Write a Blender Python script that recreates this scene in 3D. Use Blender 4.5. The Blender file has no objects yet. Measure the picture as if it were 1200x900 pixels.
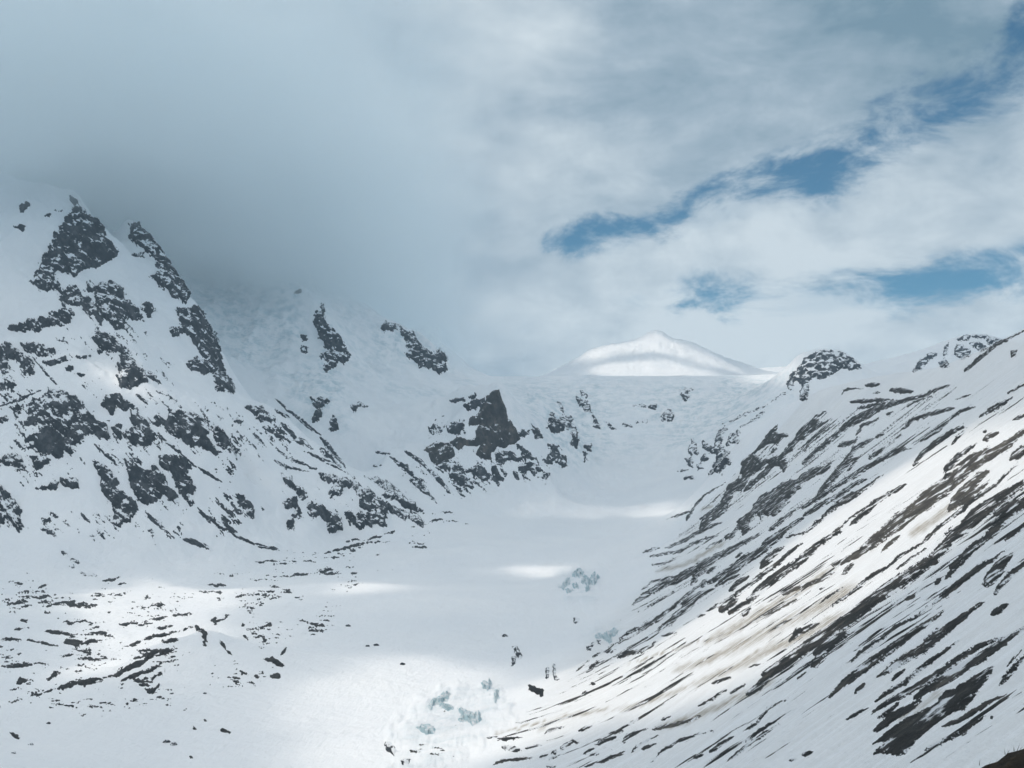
import bpy, math, random
import numpy as np
from mathutils import Vector

scene = bpy.context.scene
R = math.radians

# ------------------------------------------------------------------ camera, sky, sun, exposure
CAMZ = 400.0                                   # camera height above the datum, metres
FPX, W0, H0 = 1600.0, 1200.0, 900.0            # focal length and picture size in photograph pixels
TP = 150.0 / FPX                               # tangent of the upward pitch (eye level at row 600)
PITCH = math.atan(TP)
cam_d = bpy.data.cameras.new("camera")
cam_d.sensor_width = 36.0
cam_d.lens = 36.0 * FPX / W0
cam_d.clip_start = 0.5
cam_d.clip_end = 200000.0
cam = bpy.data.objects.new("camera", cam_d)
scene.collection.objects.link(cam)
cam.location = (0, 0, CAMZ)
cam.rotation_euler = (math.pi / 2 + PITCH, 0, 0)
scene.camera = cam

SUN_EL, SUN_AZ = R(52), R(-118)                # azimuth from +Y (view) towards +X; sun is left and behind
sun_dir = Vector((math.sin(SUN_AZ) * math.cos(SUN_EL), math.cos(SUN_AZ) * math.cos(SUN_EL), math.sin(SUN_EL)))

SKY_K = 0.07                                   # strength of the clear sky
world = bpy.data.worlds.new("World")
scene.world = world
world.use_nodes = True
world.cycles.sampling_method = 'NONE'              # an even, overcast sky needs no importance map
wn, wl = world.node_tree.nodes, world.node_tree.links
def _wm(op, a, b=None, c=None, clamp=False):
    m = wn.new("ShaderNodeMath"); m.operation = op; m.use_clamp = clamp
    for i, v in enumerate((a, b, c)):
        if v is None: continue
        if hasattr(v, 'is_linked'): wl.new(v, m.inputs[i])
        else: m.inputs[i].default_value = v
    return m.outputs[0]
def _wstep(lo, hi, v):
    m = wn.new("ShaderNodeMapRange"); m.interpolation_type = 'SMOOTHSTEP'
    m.inputs["From Min"].default_value = lo; m.inputs["From Max"].default_value = hi
    wl.new(v, m.inputs["Value"])
    return m.outputs["Result"]
def _wnoise(vec, scale, detail, rough, sx=1.0, sy=1.0, sz=1.0, off=0.0, dist=0.0):
    mp = wn.new("ShaderNodeMapping"); mp.inputs["Scale"].default_value = (sx, sy, sz); mp.inputs["Location"].default_value = (off, off * 0.7, off * 1.3)
    wl.new(vec, mp.inputs["Vector"])
    n = wn.new("ShaderNodeTexNoise"); n.inputs["Scale"].default_value = scale; n.inputs["Detail"].default_value = detail
    n.inputs["Roughness"].default_value = rough; n.inputs["Distortion"].default_value = dist
    wl.new(mp.outputs[0], n.inputs["Vector"])
    return n.outputs[0]
def _wmix(f, a, b):
    m = wn.new("ShaderNodeMix"); m.data_type = 'RGBA'
    for sck, v in ((m.inputs[0], f), (m.inputs[6], a), (m.inputs[7], b)):
        if hasattr(v, 'is_linked'): wl.new(v, sck)
        else: sck.default_value = (*v, 1) if isinstance(v, tuple) else v
    return m.outputs[2]
def _gauss(v, c, w):
    t = _wm('DIVIDE', _wm('SUBTRACT', v, c), w)
    return _wm('EXPONENT', _wm('MULTIPLY', _wm('MULTIPLY', t, t), -1.0))
tc = wn.new("ShaderNodeTexCoord")
DIR = tc.outputs["Generated"]
sep = wn.new("ShaderNodeSeparateXYZ"); wl.new(DIR, sep.inputs[0])
AZD = _wm('MULTIPLY', _wm('ARCTAN2', sep.outputs[0], sep.outputs[1]), 180 / math.pi)       # bearing from the view axis, degrees
ELD = _wm('MULTIPLY', _wm('ARCSINE', sep.outputs[2]), 180 / math.pi)                       # height above the horizon, degrees
sky = wn.new("ShaderNodeTexSky"); sky.sky_type = 'NISHITA'; sky.sun_disc = False
sky.sun_elevation = SUN_EL; sky.sun_rotation = SUN_AZ; sky.altitude = 2400; sky.air_density = 1.0; sky.dust_density = 0.6
blue = wn.new("ShaderNodeMix"); blue.data_type = 'RGBA'; blue.blend_type = 'MULTIPLY'; blue.inputs[0].default_value = 1.0
wl.new(sky.outputs[0], blue.inputs[6]); blue.inputs[7].default_value = (SKY_K * 0.46, SKY_K * 0.93, SKY_K * 1.0, 1)
# broken cloud: two ragged lanes of clear sky open towards the right, the rest is overcast
n_a = _wnoise(DIR, 9.0, 12, 0.66, 1, 1, 2.2, 1.7, 0.5)
n_b = _wnoise(DIR, 2.6, 6, 0.5, 1, 1, 2.0, 4.1)
n_c = _wnoise(DIR, 11.0, 9, 0.62, 1, 1, 2.0, 8.3, 0.4)
lane1 = _wm('ADD', 11.4, _wm('MULTIPLY', _wm('MULTIPLY', AZD, AZD), 0.0150))
g1 = _wm('MULTIPLY', _gauss(ELD, lane1, _wm('ADD', 0.8, _wm('MULTIPLY', _wm('MAXIMUM', AZD, 0.0), 0.045))), _wm('MULTIPLY', _wstep(-1.5, 3.0, AZD), _wm('ADD', 0.72, _wm('MULTIPLY', _wstep(4.0, 9.0, AZD), 0.28))))
g2 = _wm('MULTIPLY', _gauss(ELD, 8.9, 1.3), _wstep(3.0, 10.0, AZD))
g = _wm('MAXIMUM', g1, g2)
clear = _wstep(0.15, 1.05, _wm('ADD', g, _wm('MULTIPLY', _wm('SUBTRACT', n_a, 0.52), 4.6)))
clear = _wm('MULTIPLY', clear, _wm('MULTIPLY', _wstep(0.05, 0.35, g), _wm('SUBTRACT', 1.0, _wm('MULTIPLY', _wstep(0.44, 0.62, n_c), 0.8))))
# light and shade in the cloud
n_d = _wnoise(DIR, 8.0, 7, 0.58, 1, 1, 1.7, 3.3, 0.3)
n_e = _wnoise(DIR, 8.0, 7, 0.58, 1, 1, 1.7, 3.3 + 0.045, 0.3)
relief_ = _wm('MULTIPLY', _wm('SUBTRACT', n_d, n_e), 1.5)
lum = _wm('ADD', _wm('ADD', 0.5, relief_), _wm('ADD', _wm('MULTIPLY', _wm('SUBTRACT', n_b, 0.5), 1.2), _wm('MULTIPLY', _wm('SUBTRACT', n_c, 0.5), _wm('ADD', 0.55, _wm('MULTIPLY', _wstep(-4.0, 6.0, AZD), 0.75)))))
heavy = _wm('MULTIPLY', _gauss(AZD, -14.0, 11.0), _gauss(ELD, 10.0, 7.0))
lum = _wm('SUBTRACT', _wm('ADD', lum, 0.02), _wm('MULTIPLY', heavy, 0.36))
lum = _wm('ADD', lum, _wm('MULTIPLY', _wm('MULTIPLY', _gauss(AZD, 1.0, 8.0), _gauss(ELD, 19.0, 6.0)), 0.30))
lum = _wm('ADD', lum, _wm('MULTIPLY', _wstep(-3.0, 8.0, AZD), _wm('MULTIPLY', _gauss(ELD, 9.5, 4.5), 0.42)))
lum = _wm('SUBTRACT', lum, _wm('MULTIPLY', _wm('MULTIPLY', _wstep(5.0, 13.0, AZD), _wstep(12.0, 17.0, ELD)), 0.17))
lum = _wm('ADD', lum, _wm('MULTIPLY', _wm('MULTIPLY', _gauss(AZD, 1.0, 7.0), _gauss(ELD, 7.2, 3.0)), 0.30))
lum = _wm('ADD', _wm('MULTIPLY', lum, 0.80), 0.10)
ccol = wn.new("ShaderNodeValToRGB"); wl.new(lum, ccol.inputs[0])
ce = ccol.color_ramp.elements
ce[0].position = 0.0; ce[0].color = (0.165, 0.268, 0.350, 1)
ce[1].position = 1.0; ce[1].color = (0.60, 0.68, 0.735, 1)
ce.new(0.5).color = (0.335, 0.430, 0.513, 1)
tot = _wmix(clear, ccol.outputs[0], blue.outputs[2])
wl.new(tot, wn["Background"].inputs[0])
wn["Background"].inputs[1].default_value = 1.0

sun_d = bpy.data.lights.new("sun", 'SUN')
sun_d.energy = 2.0
sun_d.angle = R(0.5)
sun_d.color = (1.0, 0.89, 0.77)
sun = bpy.data.objects.new("sun", sun_d)
scene.collection.objects.link(sun)
sun.rotation_euler = sun_dir.to_track_quat('Z', 'Y').to_euler()
sun.location = (-3000, -3000, 6000)

HAZE = 2.2e-5                                  # density of the valley air, per metre
CLOUD_D = 0.0036                               # density of the cloud bank, per metre

vs = scene.view_settings
vs.view_transform = 'Standard'
vs.look = 'None'
vs.exposure = 0.10
vs.gamma = 1.0
cy = scene.cycles
cy.use_denoising = True
cy.use_adaptive_sampling = True
cy.adaptive_threshold = 0.03
cy.adaptive_min_samples = 24
cy.volume_step_rate = 2.0
cy.volume_max_steps = 64
cy.max_bounces = 8
cy.diffuse_bounces = 4
cy.glossy_bounces = 2
cy.transmission_bounces = 4
cy.volume_bounces = 5
cy.transparent_max_bounces = 16

# ------------------------------------------------------------------ geometry helpers
def at(px, py, Y):
    """world point that stands at forward distance Y along the sight line of photograph pixel (px, py)"""
    u = (px - W0 / 2) / FPX
    v = (H0 / 2 - py) / FPX
    c, s = math.cos(PITCH), math.sin(PITCH)
    dx, dy, dz = u, c - v * s, s + v * c
    t = Y / dy
    return (dx * t, Y, CAMZ + dz * t)

def project(x, y, z):
    c, s = math.cos(PITCH), math.sin(PITCH)
    zz = z - CAMZ
    depth = y * c + zz * s
    return W0 / 2 + FPX * x / depth, H0 / 2 - FPX * (zz * c - y * s) / depth

_rng = np.random.RandomState(7)
_perm = np.concatenate([_rng.permutation(256)] * 3)
_gx = np.cos(np.arange(256) * 2.399963)
_gy = np.sin(np.arange(256) * 2.399963)
def perlin(x, y):
    xi = np.floor(x).astype(np.int64); yi = np.floor(y).astype(np.int64)
    xf = x - xi; yf = y - yi
    xi &= 255; yi &= 255
    u = xf * xf * xf * (xf * (xf * 6 - 15) + 10); v = yf * yf * yf * (yf * (yf * 6 - 15) + 10)
    a = _perm[xi]; b = _perm[xi + 1]
    h00 = _perm[a + yi]; h01 = _perm[a + yi + 1]; h10 = _perm[b + yi]; h11 = _perm[b + yi + 1]
    n00 = _gx[h00] * xf + _gy[h00] * yf
    n10 = _gx[h10] * (xf - 1) + _gy[h10] * yf
    n01 = _gx[h01] * xf + _gy[h01] * (yf - 1)
    n11 = _gx[h11] * (xf - 1) + _gy[h11] * (yf - 1)
    return (n00 + u * (n10 - n00)) * (1 - v) + (n01 + u * (n11 - n01)) * v
def fbm(x, y, octv=5, gain=0.5, ridged=False):
    s = np.zeros_like(x); a = 1.0; f = 1.0; t = 0.0
    for i in range(octv):
        n = perlin(x * f + i * 17.3, y * f - i * 9.7) * 1.5
        if ridged:
            n = 1 - 2 * np.abs(n)
        s += a * n; t += a
        a *= gain; f *= 2.03
    return s / t
def sstep(a, b, x):
    t = np.clip((x - a) / (b - a), 0, 1)
    return t * t * (3 - 2 * t)

# tracing frames: origin and scale of the enlargements the outcrops were measured in
FR = dict(A=(0, 200, .25), B=(0, 400, .25), C=(0, 600, 1 / 3), D=(200, 320, .25), E=(440, 380, .25), F=(700, 360, .25), G=(400, 600, 1 / 3), H=(800, 600, 1 / 3),
          I=(900, 370, .25), J=(250, 500, .25), K=(430, 700, .25), L=(600, 640, 1 / 6), M=(780, 440, .15), N=(940, 440, .21667), O=(740, 560, 1 / 6),
          P=(900, 560, .25), Q=(960, 700, .2), R=(700, 700, .21667), S=(560, 780, .2), T=(1000, 800, 1 / 6))
def parse(txt):
    """'A p x,y x,y ...' is an outline, 'A s w x,y ...' a band of width w -> (points, half width or None)"""
    out = []
    for ln in txt.strip().splitlines():
        for item in ln.split(';'):
            t = item.split()
            if not t: continue
            if t[0] in FR:
                f = FR[t[0]]; ox, oy, sc = f; t = t[1:]
            w = None
            if t[0] != 'p':
                w = float(t[0]) * sc / 2
            p = np.array([[float(q) for q in a.split(',')] for a in t[1:]]) * sc + (ox, oy)
            out.append((p, w))
    return out
def seg_dist(gx, gy, p):
    d = np.full(gx.shape, 1e9); tt = np.zeros(gx.shape)
    L = np.concatenate([[0], np.cumsum(np.hypot(*np.diff(p, axis=0).T))]) if len(p) > 1 else np.array([0.0])
    if len(p) == 1:
        return np.hypot(gx - p[0, 0], gy - p[0, 1]), tt + 0.5
    for k in range(len(p) - 1):
        a, b = p[k], p[k + 1]
        ab = b - a; l2 = max(ab @ ab, 1e-9)
        t = np.clip(((gx - a[0]) * ab[0] + (gy - a[1]) * ab[1]) / l2, 0, 1)
        dd = np.hypot(gx - a[0] - t * ab[0], gy - a[1] - t * ab[1])
        m = dd < d
        d = np.where(m, dd, d); tt = np.where(m, (L[k] + t * math.sqrt(l2)) / L[-1], tt)
    return d, tt
def poly_sd(gx, gy, p):
    q = np.vstack([p, p[:1]])
    d, _ = seg_dist(gx, gy, q)
    ins = np.zeros(gx.shape, bool)
    for a, b in zip(q[:-1], q[1:]):
        c = ((a[1] > gy) != (b[1] > gy)) & (gx < (b[0] - a[0]) * (gy - a[1]) / (b[1] - a[1] + 1e-12) + a[0])
        ins ^= c
    return np.where(ins, d, -d)

# ------------------------------------------------------------------ the terrain: survey points (column, row, distance)
PTS = []
def pts(txt):
    for tok in txt.split():
        PTS.append(at(*[float(q) for q in tok.split(',')]))
def line(txt, step=70.0):
    """a ridge or a break of slope: sampled densely so that the crease stays sharp"""
    p = [at(*[float(q) for q in tok.split(',')]) for tok in txt.split()]
    for a, b in zip(p[:-1], p[1:]):
        n = max(1, int(math.dist(a, b) / step))
        for k in range(n):
            t = k / n
            PTS.append(tuple(a[i] + (b[i] - a[i]) * t for i in range(3)))
    PTS.append(p[-1])

# valley floor: the glacier and the moraines
pts("450,900,1180 200,905,1150 0,900,1080 0,800,1550 0,720,2300 0,660,3250 200,800,1580 200,722,2350 330,700,2600 400,680,2900"
    " 400,800,1600 450,760,1950 500,700,2550 550,640,3800 600,620,4400 600,600,4900 650,580,5200 700,566,5500 760,570,5350"
    " 790,590,4900 780,620,4300 762,650,3500 700,700,2500 650,742,2050 610,785,1760 560,803,1650 500,842,1450 300,860,1300 100,860,1290"
    " 300,760,1950 -250,800,1500 -250,700,2500 -150,900,1050 -300,650,3400")
line("0,826,1350 100,795,1520 180,760,1760 240,738,1930")            # moraine crest
pts("0,832,1480 100,800,1680 180,768,1900")
# the massif that stands in cloud
line("-300,150,4600 -120,200,4850 0,212,4920 40,222,4960 85,228,5000 110,262,4990 137,292,4940")
line("85,228,5000 72,300,4720 62,330,4560 115,385,4350 150,430,4210 170,446,4150 215,490,4010 262,522,3950")
pts("0,300,4600 30,380,4350 0,440,4150 60,430,4100 110,425,4220 100,318,4740 -200,300,4400 -200,450,4000 -200,580,3500")
pts("0,500,3950 60,500,3850 120,490,3960 60,560,3730 0,580,3640 130,580,3700 185,580,3760 130,630,3540 240,600,3810 300,600,3960 280,560,4060"
    " 330,580,4110 400,600,4260 450,600,4360 0,630,3470 60,645,3400 130,655,3480 200,655,3590 300,648,3810 400,627,4200")
pts("143,303,5060 128,296,5200 100,262,5350 60,240,5350")
line("150,262,5250 180,285,5200 205,325,5100 225,355,5020 245,395,4940 262,440,4850 285,462,4800 320,480,4780 360,515,4720 400,548,4650 440,572,4570 490,606,4480")
pts("165,330,4900 190,380,4700 200,440,4450 250,470,4500 270,490,4360 330,530,4500 300,530,4270 350,560,4400")
pts("262,480,5300 320,510,5300 400,572,5150 200,390,5600 120,300,5500 0,240,5600")
pts("240,340,6300 300,335,6500 270,400,5900 300,440,5600 335,485,5400 300,370,6100 350,440,5700 400,500,5300 380,470,5500 440,480,5600"
    " 460,520,5300 430,552,5000 480,562,4980 500,470,5900 520,442,6350 545,445,6600 200,300,6700 300,322,6750 400,350,6800 0,180,6500 200,250,7200 400,330,7400")
line("345,338,6300 372,360,6150 385,385,6060 400,410,5960 406,430,5900")
pts("425,430,6180 440,420,6280 370,400,6000")
line("430,360,6760 450,375,6700 470,385,6650 500,402,6600 523,426,6480")
pts("480,432,6300 530,436,6600 540,444,7500 530,436,7000 560,443,7600 505,425,7100 480,412,7200 500,425,7700 470,400,7600")
# the dark pyramid of rock
line("505,473,5560 540,461,5450 582,457,5350 590,480,5300 606,505,5250 612,520,5210")
pts("570,525,5150 545,565,4990 600,562,5060 640,556,5160 500,548,5060 520,500,5360 490,510,5310 585,500,5260 560,490,5290 545,520,5170 600,535,5170")
pts("590,478,5800 560,476,5850 620,466,6250 640,490,5850 665,510,5600 650,530,5420 680,548,5480")
line("470,528,5120 505,565,4950 535,592,4830", 60)
# the ice fall and its rim
pts("690,540,5750 690,510,6100 690,480,6500 690,452,6950 640,470,6450 740,480,6500 740,510,6100 740,540,5800 740,452,6950 800,480,6500 800,510,6100 800,542,5650"
    " 850,470,6600 850,490,6250 850,452,6950 900,460,6750 770,560,5550")
line("545,438,7350 600,440.5,7300 650,441.5,7250 740,441,7200 800,441,7200 850,442,7150 900,443,7050 918,442,6950", 200)
for x, y, z in ((-400, 8300, 1165), (400, 8300, 1165), (1200, 8300, 1165), (-900, 8600, 1300), (2200, 8600, 1100), (-3000, 9000, 1500), (3500, 9000, 1100),
                (-4000, 12000, 1200), (0, 12500, 900), (4000, 12000, 900)):
    PTS.append((x, y, z))
line("520,412,8300 535,427,8250 560,438,8150 590,446,8050", 150)
# the snow peak behind
line("640,446,9600 655,438,9650 672,424,9700 692,411,9700 716,404,9750 742,401,9800 752,397,9800 760,391,9800 769,388,9800 779,392,9800 788,399,9800 804,402,9750 824,408,9650 848,420,9500 868,433,9350 885,443,9250", 120)
pts("700,436,9000 760,425,9100 800,430,9000 740,415,9400 840,438,8900")
line("868,446,10200 885,436,10300 900,431,10400 925,431,10500 960,432,10600", 150)
# knob and peaks on the far right
line("850,512,5500 880,490,5750 905,468,6000 922,452,6150", 60)
pts("835,540,5300 850,545,5150 870,530,5100 900,500,5350 930,480,5500 960,460,5800 1000,452,5900 825,560,5150")
line("922,448,6200 926,432,6260 938,419,6280 950,413,6300 962,411,6300 985,413,6300 998,420,6300 1008,433,6350 1018,436,6450", 50)
pts("960,440,6080 990,440,6100 940,450,6080")
line("1018,436,6500 1045,437,6700 1070,435,6800 1076,430,6800 1085,418,6850 1100,412,6900 1110,402,6950 1130,393,7000 1150,392,7000 1172,398,7050 1210,405,7050 1300,400,7000", 60)
pts("1100,435,6550 1150,430,6550 1050,445,6200 1150,450,6000 1200,430,6300")
# the striped valley side: foot, crest and the even slope between them
FOOT = np.array([(0, -190, -236), (400, -112, -232), (1000, -30, -226), (1400, -15, -219), (1750, 50, -207), (2150, 135, -186), (2600, 245, -146),
                 (3300, 385, -80), (3900, 490, -5), (4350, 545, 22)], float)      # y, x, z relative to the camera
CREST = np.array([at(*p) for p in ((1200, 387, 1900), (1150, 412, 2200), (1100, 432, 2500), (1075, 440, 2750), (1040, 444, 3000), (1000, 452, 3250), (960, 462, 3500),
                 (930, 473, 3700), (905, 488, 3900), (880, 505, 4050), (860, 525, 4200), (840, 550, 4300), (820, 575, 4370))])
CREST = np.vstack([[(200, -300, CAMZ + 130), (560, 500, CAMZ + 245), (680, 1100, CAMZ + 262), (705, 1500, CAMZ + 262)], CREST])
for y in list(range(-200, 4400, 200)) + [4300]:
    xf = np.interp(y, FOOT[:, 0], FOOT[:, 1]); zf = CAMZ + np.interp(y, FOOT[:, 0], FOOT[:, 2])
    xc = np.interp(y, CREST[:, 1], CREST[:, 0]); zc = np.interp(y, CREST[:, 1], CREST[:, 2])
    for s in ((0.12, 0.3, 0.5, 0.7, 0.88) if y < 3900 else (0.5,)):
        PTS.append((xf + (xc - xf) * s, y, zf + (zc - zf) * (0.86 * s + 0.14 * s * s)))
    if y < 1900:
        PTS.append((xc, y, zc)); PTS.append((xc + 500, y, zc + 150))
    else:
        PTS.append((xc + 350, y + 120, zc - 60)); PTS.append((xc + 1100, y + 200, zc + 40))
cl = CREST[4:]
for a, b in zip(cl[:-1], cl[1:]):
    for t in (0, 0.25, 0.5, 0.75):
        PTS.append(tuple(a + (b - a) * t))

PTS = np.array(PTS, float)
SOFT = 32.0
def _ker(ax, ay, bx, by):
    return np.sqrt((ax[:, None] - bx[None]) ** 2 + (ay[:, None] - by[None]) ** 2 + SOFT ** 2)
_n = len(PTS)
_A = np.zeros((_n + 1, _n + 1))
_A[:_n, :_n] = _ker(PTS[:, 0], PTS[:, 1], PTS[:, 0], PTS[:, 1]) + np.eye(_n) * -2.0
_A[:_n, _n] = 1; _A[_n, :_n] = 1
_wts = np.linalg.solve(_A, np.append(PTS[:, 2], 0))
def base_height(x, y):
    out = np.empty(len(x))
    for i in range(0, len(x), 20000):
        k = _ker(x[i:i + 20000], y[i:i + 20000], PTS[:, 0], PTS[:, 1])
        out[i:i + 20000] = k @ _wts[:-1] + _wts[-1]
    return out

NA, AZ = 960, R(27)
dist = np.concatenate([np.geomspace(120, 3300, 330, endpoint=False), np.linspace(3300, 6900, 480, endpoint=False), np.geomspace(6900, 12500, 130)])
az = np.linspace(-AZ, AZ, NA)
NR = len(dist)
TX = dist[:, None] * np.tan(az)[None]; TY = np.repeat(dist[:, None], NA, 1)     # rows of equal forward distance
# base on every second column and row, then filled in
ci, cj = np.arange(0, NR, 2), np.arange(0, NA, 2)
ci = np.append(ci, NR - 1) if ci[-1] != NR - 1 else ci
cj = np.append(cj, NA - 1) if cj[-1] != NA - 1 else cj
Zc = base_height(TX[np.ix_(ci, cj)].ravel(), TY[np.ix_(ci, cj)].ravel()).reshape(len(ci), len(cj))
Zr = np.array([np.interp(np.arange(NA), cj, r) for r in Zc])
TZ = np.empty((NR, NA))
for j in range(NA):
    TZ[:, j] = np.interp(np.arange(NR), ci, Zr[:, j])
BZ = TZ.copy()

PX, PY = project(TX, TY, TZ)
# how rough each stretch of ground is
xfoot = np.interp(TY, FOOT[:, 0], FOOT[:, 1])
on_hill = sstep(-10, 70, TX - xfoot) * (TY < 4600)
gz = np.gradient(TZ, axis=0) / np.gradient(TY, axis=0)
steep = sstep(0.15, 0.5, np.abs(gz))
far_left = sstep(3300, 3800, TY) * steep
rough = 1.2 + 24 * far_left * (1 - on_hill)
TZ += far_left * (1 - on_hill) * sstep(350, -50, TX) * 28 * fbm(TX / 520 + 2.2, TY / 700 + 1.1, 4, 0.5, True)
TZ += rough * fbm(TX / 190, TY / 190, 6, 0.52, True)
TZ += (1 - far_left) * 1.6 * fbm(TX / 110, TY / 110, 4)
TZ += sstep(6800, 7100, TY) * (1 - sstep(7400, 7700, TY)) * 7 * fbm(TX / 420 + 3, TY / 420, 4)
TZ += sstep(8700, 9300, TY) * 20 * fbm(TX / 330 + 7, TY / 330, 5, 0.55, True)
# gullies and ribs that run down the striped slope
q = (TY + 0.30 * TX) / 46
TZ += on_hill * (2.6 * fbm(q, TX / 420 + 3, 5, 0.55, True) + 1.5 * fbm(q / 3.3, TX / 900, 3))
# crevassed ice
ice = sstep(5600, 5900, TY) * (1 - sstep(7000, 7250, TY)) * sstep(0.1, 0.3, np.abs(gz)) * (TX > -1500) * (PX < 930)
ice *= sstep(-0.25, 0.25, fbm(TX / 400 + 9, TY / 400, 3) + 0.12)
ICE_PX = [np.array([[float(q) for q in a.split(',')] for a in ln.split()]) for ln in """
225,335 300,322 345,340 365,380 330,430 285,430 255,400
315,425 400,440 405,505 350,500
590,448 690,446 722,480 705,545 660,548 620,500
780,452 920,445 900,470 840,510 800,530 770,500 740,470
430,385 520,400 520,430 440,430
""".strip().splitlines()]
ice_z = np.zeros_like(TZ)
for gp in ICE_PX:
    ice_z = np.maximum(ice_z, sstep(-22, 18, poly_sd(PX, PY, gp) + 26 * fbm(PX / 40, PY / 40, 3)) * (TY > 5000) * (TY < 7250))
ICE_A = np.maximum(ice * 0.4, ice_z * 0.7)
TZ += np.maximum(ice * 8, ice_z * 14) * fbm(TX / 60 + 4, TY / 34, 5, 0.62, True)
PX, PY = project(TX, TY, TZ)
for gp, amp, wl_ in ((np.array([(452, 905), (470, 850), (500, 818), (530, 808), (585, 815), (600, 840), (560, 870), (520, 905)]), 5.0, 30.0),
                     (np.array([(655, 672), (675, 664), (702, 672), (700, 695), (690, 712), (665, 700)]), 5.0, 45.0),
                     (np.array([(690, 745), (715, 735), (730, 745), (700, 765)]), 4.0, 30.0)):
    k_ = sstep(-14, 12, poly_sd(PX, PY, gp) + 16 * fbm(PX / 16, PY / 16, 3)) * (TY < 3600) * (TY > 900)
    TZ += k_ * amp * (0.6 + fbm(TX / wl_, TY / (wl_ * 1.4), 5, 0.6, True))
    ICE_A = np.maximum(ICE_A, 0.3 * k_)
# hummocky moraines
mor = sstep(120, 0, TX + 380 + (TY - 1500) * 0.1) * sstep(1250, 1500, TY) * (1 - sstep(3300, 3700, TY))
TZ += mor * 7.0 * fbm(TX / 130 + 1, TY / 240, 5, 0.55)

# dirty snow: brown meltwater and slide tracks on the valley slope
PX, PY = project(TX, TY, TZ)
DIRT_T = parse("""
H 40 0,625 150,560 300,490 450,420 600,330 ; 46 60,470 200,400 350,310 450,250 560,180 ; 60 100,520 300,420 480,330 640,240 ; 26 560,180 700,90 800,20
R 34 0,650 100,610 250,570 400,520 600,440 700,400 900,280 1050,200 ; 44 550,260 700,200 850,110 ; 56 290,715 480,665 700,570 850,505 1000,415 ; 14 150,370 350,300 450,270 600,225 ; 60 380,410 620,330 900,200
O 50 130,670 400,600 560,500 700,440 ; 34 480,230 580,190 ; 30 700,620 850,560 960,480
S 30 330,400 420,330 550,290 700,270 800,230 ; 20 80,400 300,350 430,310
Q 34 440,720 560,660 650,600 740,520 ; 26 380,860 520,790 660,690
N 60 560,880 700,790 830,690
""")
DIRT = np.zeros_like(TZ)
hm = (TY < 3600) & (TX > xfoot - 120) & (PX > 480) & (PX < 1260) & (PY > 400) & (PY < 960)
hx, hy = PX[hm], PY[hm]
dv_ = np.zeros(len(hx))
for p_, w_ in DIRT_T:
    dd_, tt_ = seg_dist(hx + 3 * perlin(hx / 9, hy / 9), hy + 3 * perlin(hx / 9 + 5, hy / 9), p_)
    dv_ = np.maximum(dv_, np.exp(-(dd_ / (w_ * 0.75)) ** 2) * np.clip(np.sin(np.pi * tt_) * 2.5, 0.15, 1))
DIRT[hm] = np.maximum(dv_, 0.16)
DIRT *= np.clip(on_hill + (DIRT > 0.3), 0, 1)

def new_mesh(name, V, F):
    me = bpy.data.meshes.new(name)
    me.vertices.add(len(V)); me.vertices.foreach_set("co", np.asarray(V, np.float32).ravel())
    F = np.asarray(F, np.int32)
    me.loops.add(F.size); me.loops.foreach_set("vertex_index", F.ravel())
    me.polygons.add(len(F)); me.polygons.foreach_set("loop_start", np.arange(0, F.size, F.shape[1], dtype=np.int32))
    me.polygons.foreach_set("use_smooth", np.ones(len(F), bool))
    me.update(calc_edges=True)
    return me
def link(name, me, mat, **props):
    o = bpy.data.objects.new(name, me)
    scene.collection.objects.link(o)
    if mat: me.materials.append(mat)
    for k, v in props.items(): o[k] = v
    return o

# ------------------------------------------------------------------ materials
def nodes_of(m):
    m.use_nodes = True
    return m.node_tree.nodes, m.node_tree.links, m.node_tree.nodes["Principled BSDF"]
def noise(nd, lk, scale, detail=6, rough=0.6, vec=None):
    n = nd.new("ShaderNodeTexNoise"); n.inputs["Scale"].default_value = scale; n.inputs["Detail"].default_value = detail; n.inputs["Roughness"].default_value = rough
    if vec is not None: lk.new(vec, n.inputs["Vector"])
    return n
def ramp(nd, lk, fac, stops):
    r = nd.new("ShaderNodeValToRGB"); lk.new(fac, r.inputs[0])
    e = r.color_ramp.elements
    while len(e) < len(stops): e.new(0.5)
    for q, (p, c) in zip(e, stops):
        q.position = p; q.color = (*c, 1) if len(c) == 3 else c
    return r
def mixc(nd, lk, fac, a, b):
    m = nd.new("ShaderNodeMix"); m.data_type = 'RGBA'
    for s, v in ((m.inputs[0], fac), (m.inputs[6], a), (m.inputs[7], b)):
        if hasattr(v, 'is_linked'): lk.new(v, s)
        else: s.default_value = v if not isinstance(v, tuple) else (*v, 1)
    return m.outputs[2]
def math_n(nd, lk, op, a, b=None, clamp=False):
    m = nd.new("ShaderNodeMath"); m.operation = op; m.use_clamp = clamp
    for s, v in ((m.inputs[0], a), (m.inputs[1], b)):
        if v is None: continue
        if hasattr(v, 'is_linked'): lk.new(v, s)
        else: s.default_value = v
    return m.outputs[0]
def pos(nd, lk, scale=(1, 1, 1), rot=(0, 0, 0)):
    g = nd.new("ShaderNodeNewGeometry")
    m = nd.new("ShaderNodeMapping"); m.inputs["Scale"].default_value = scale; m.inputs["Rotation"].default_value = rot
    lk.new(g.outputs["Position"], m.inputs["Vector"])
    return g, m.outputs[0]

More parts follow.
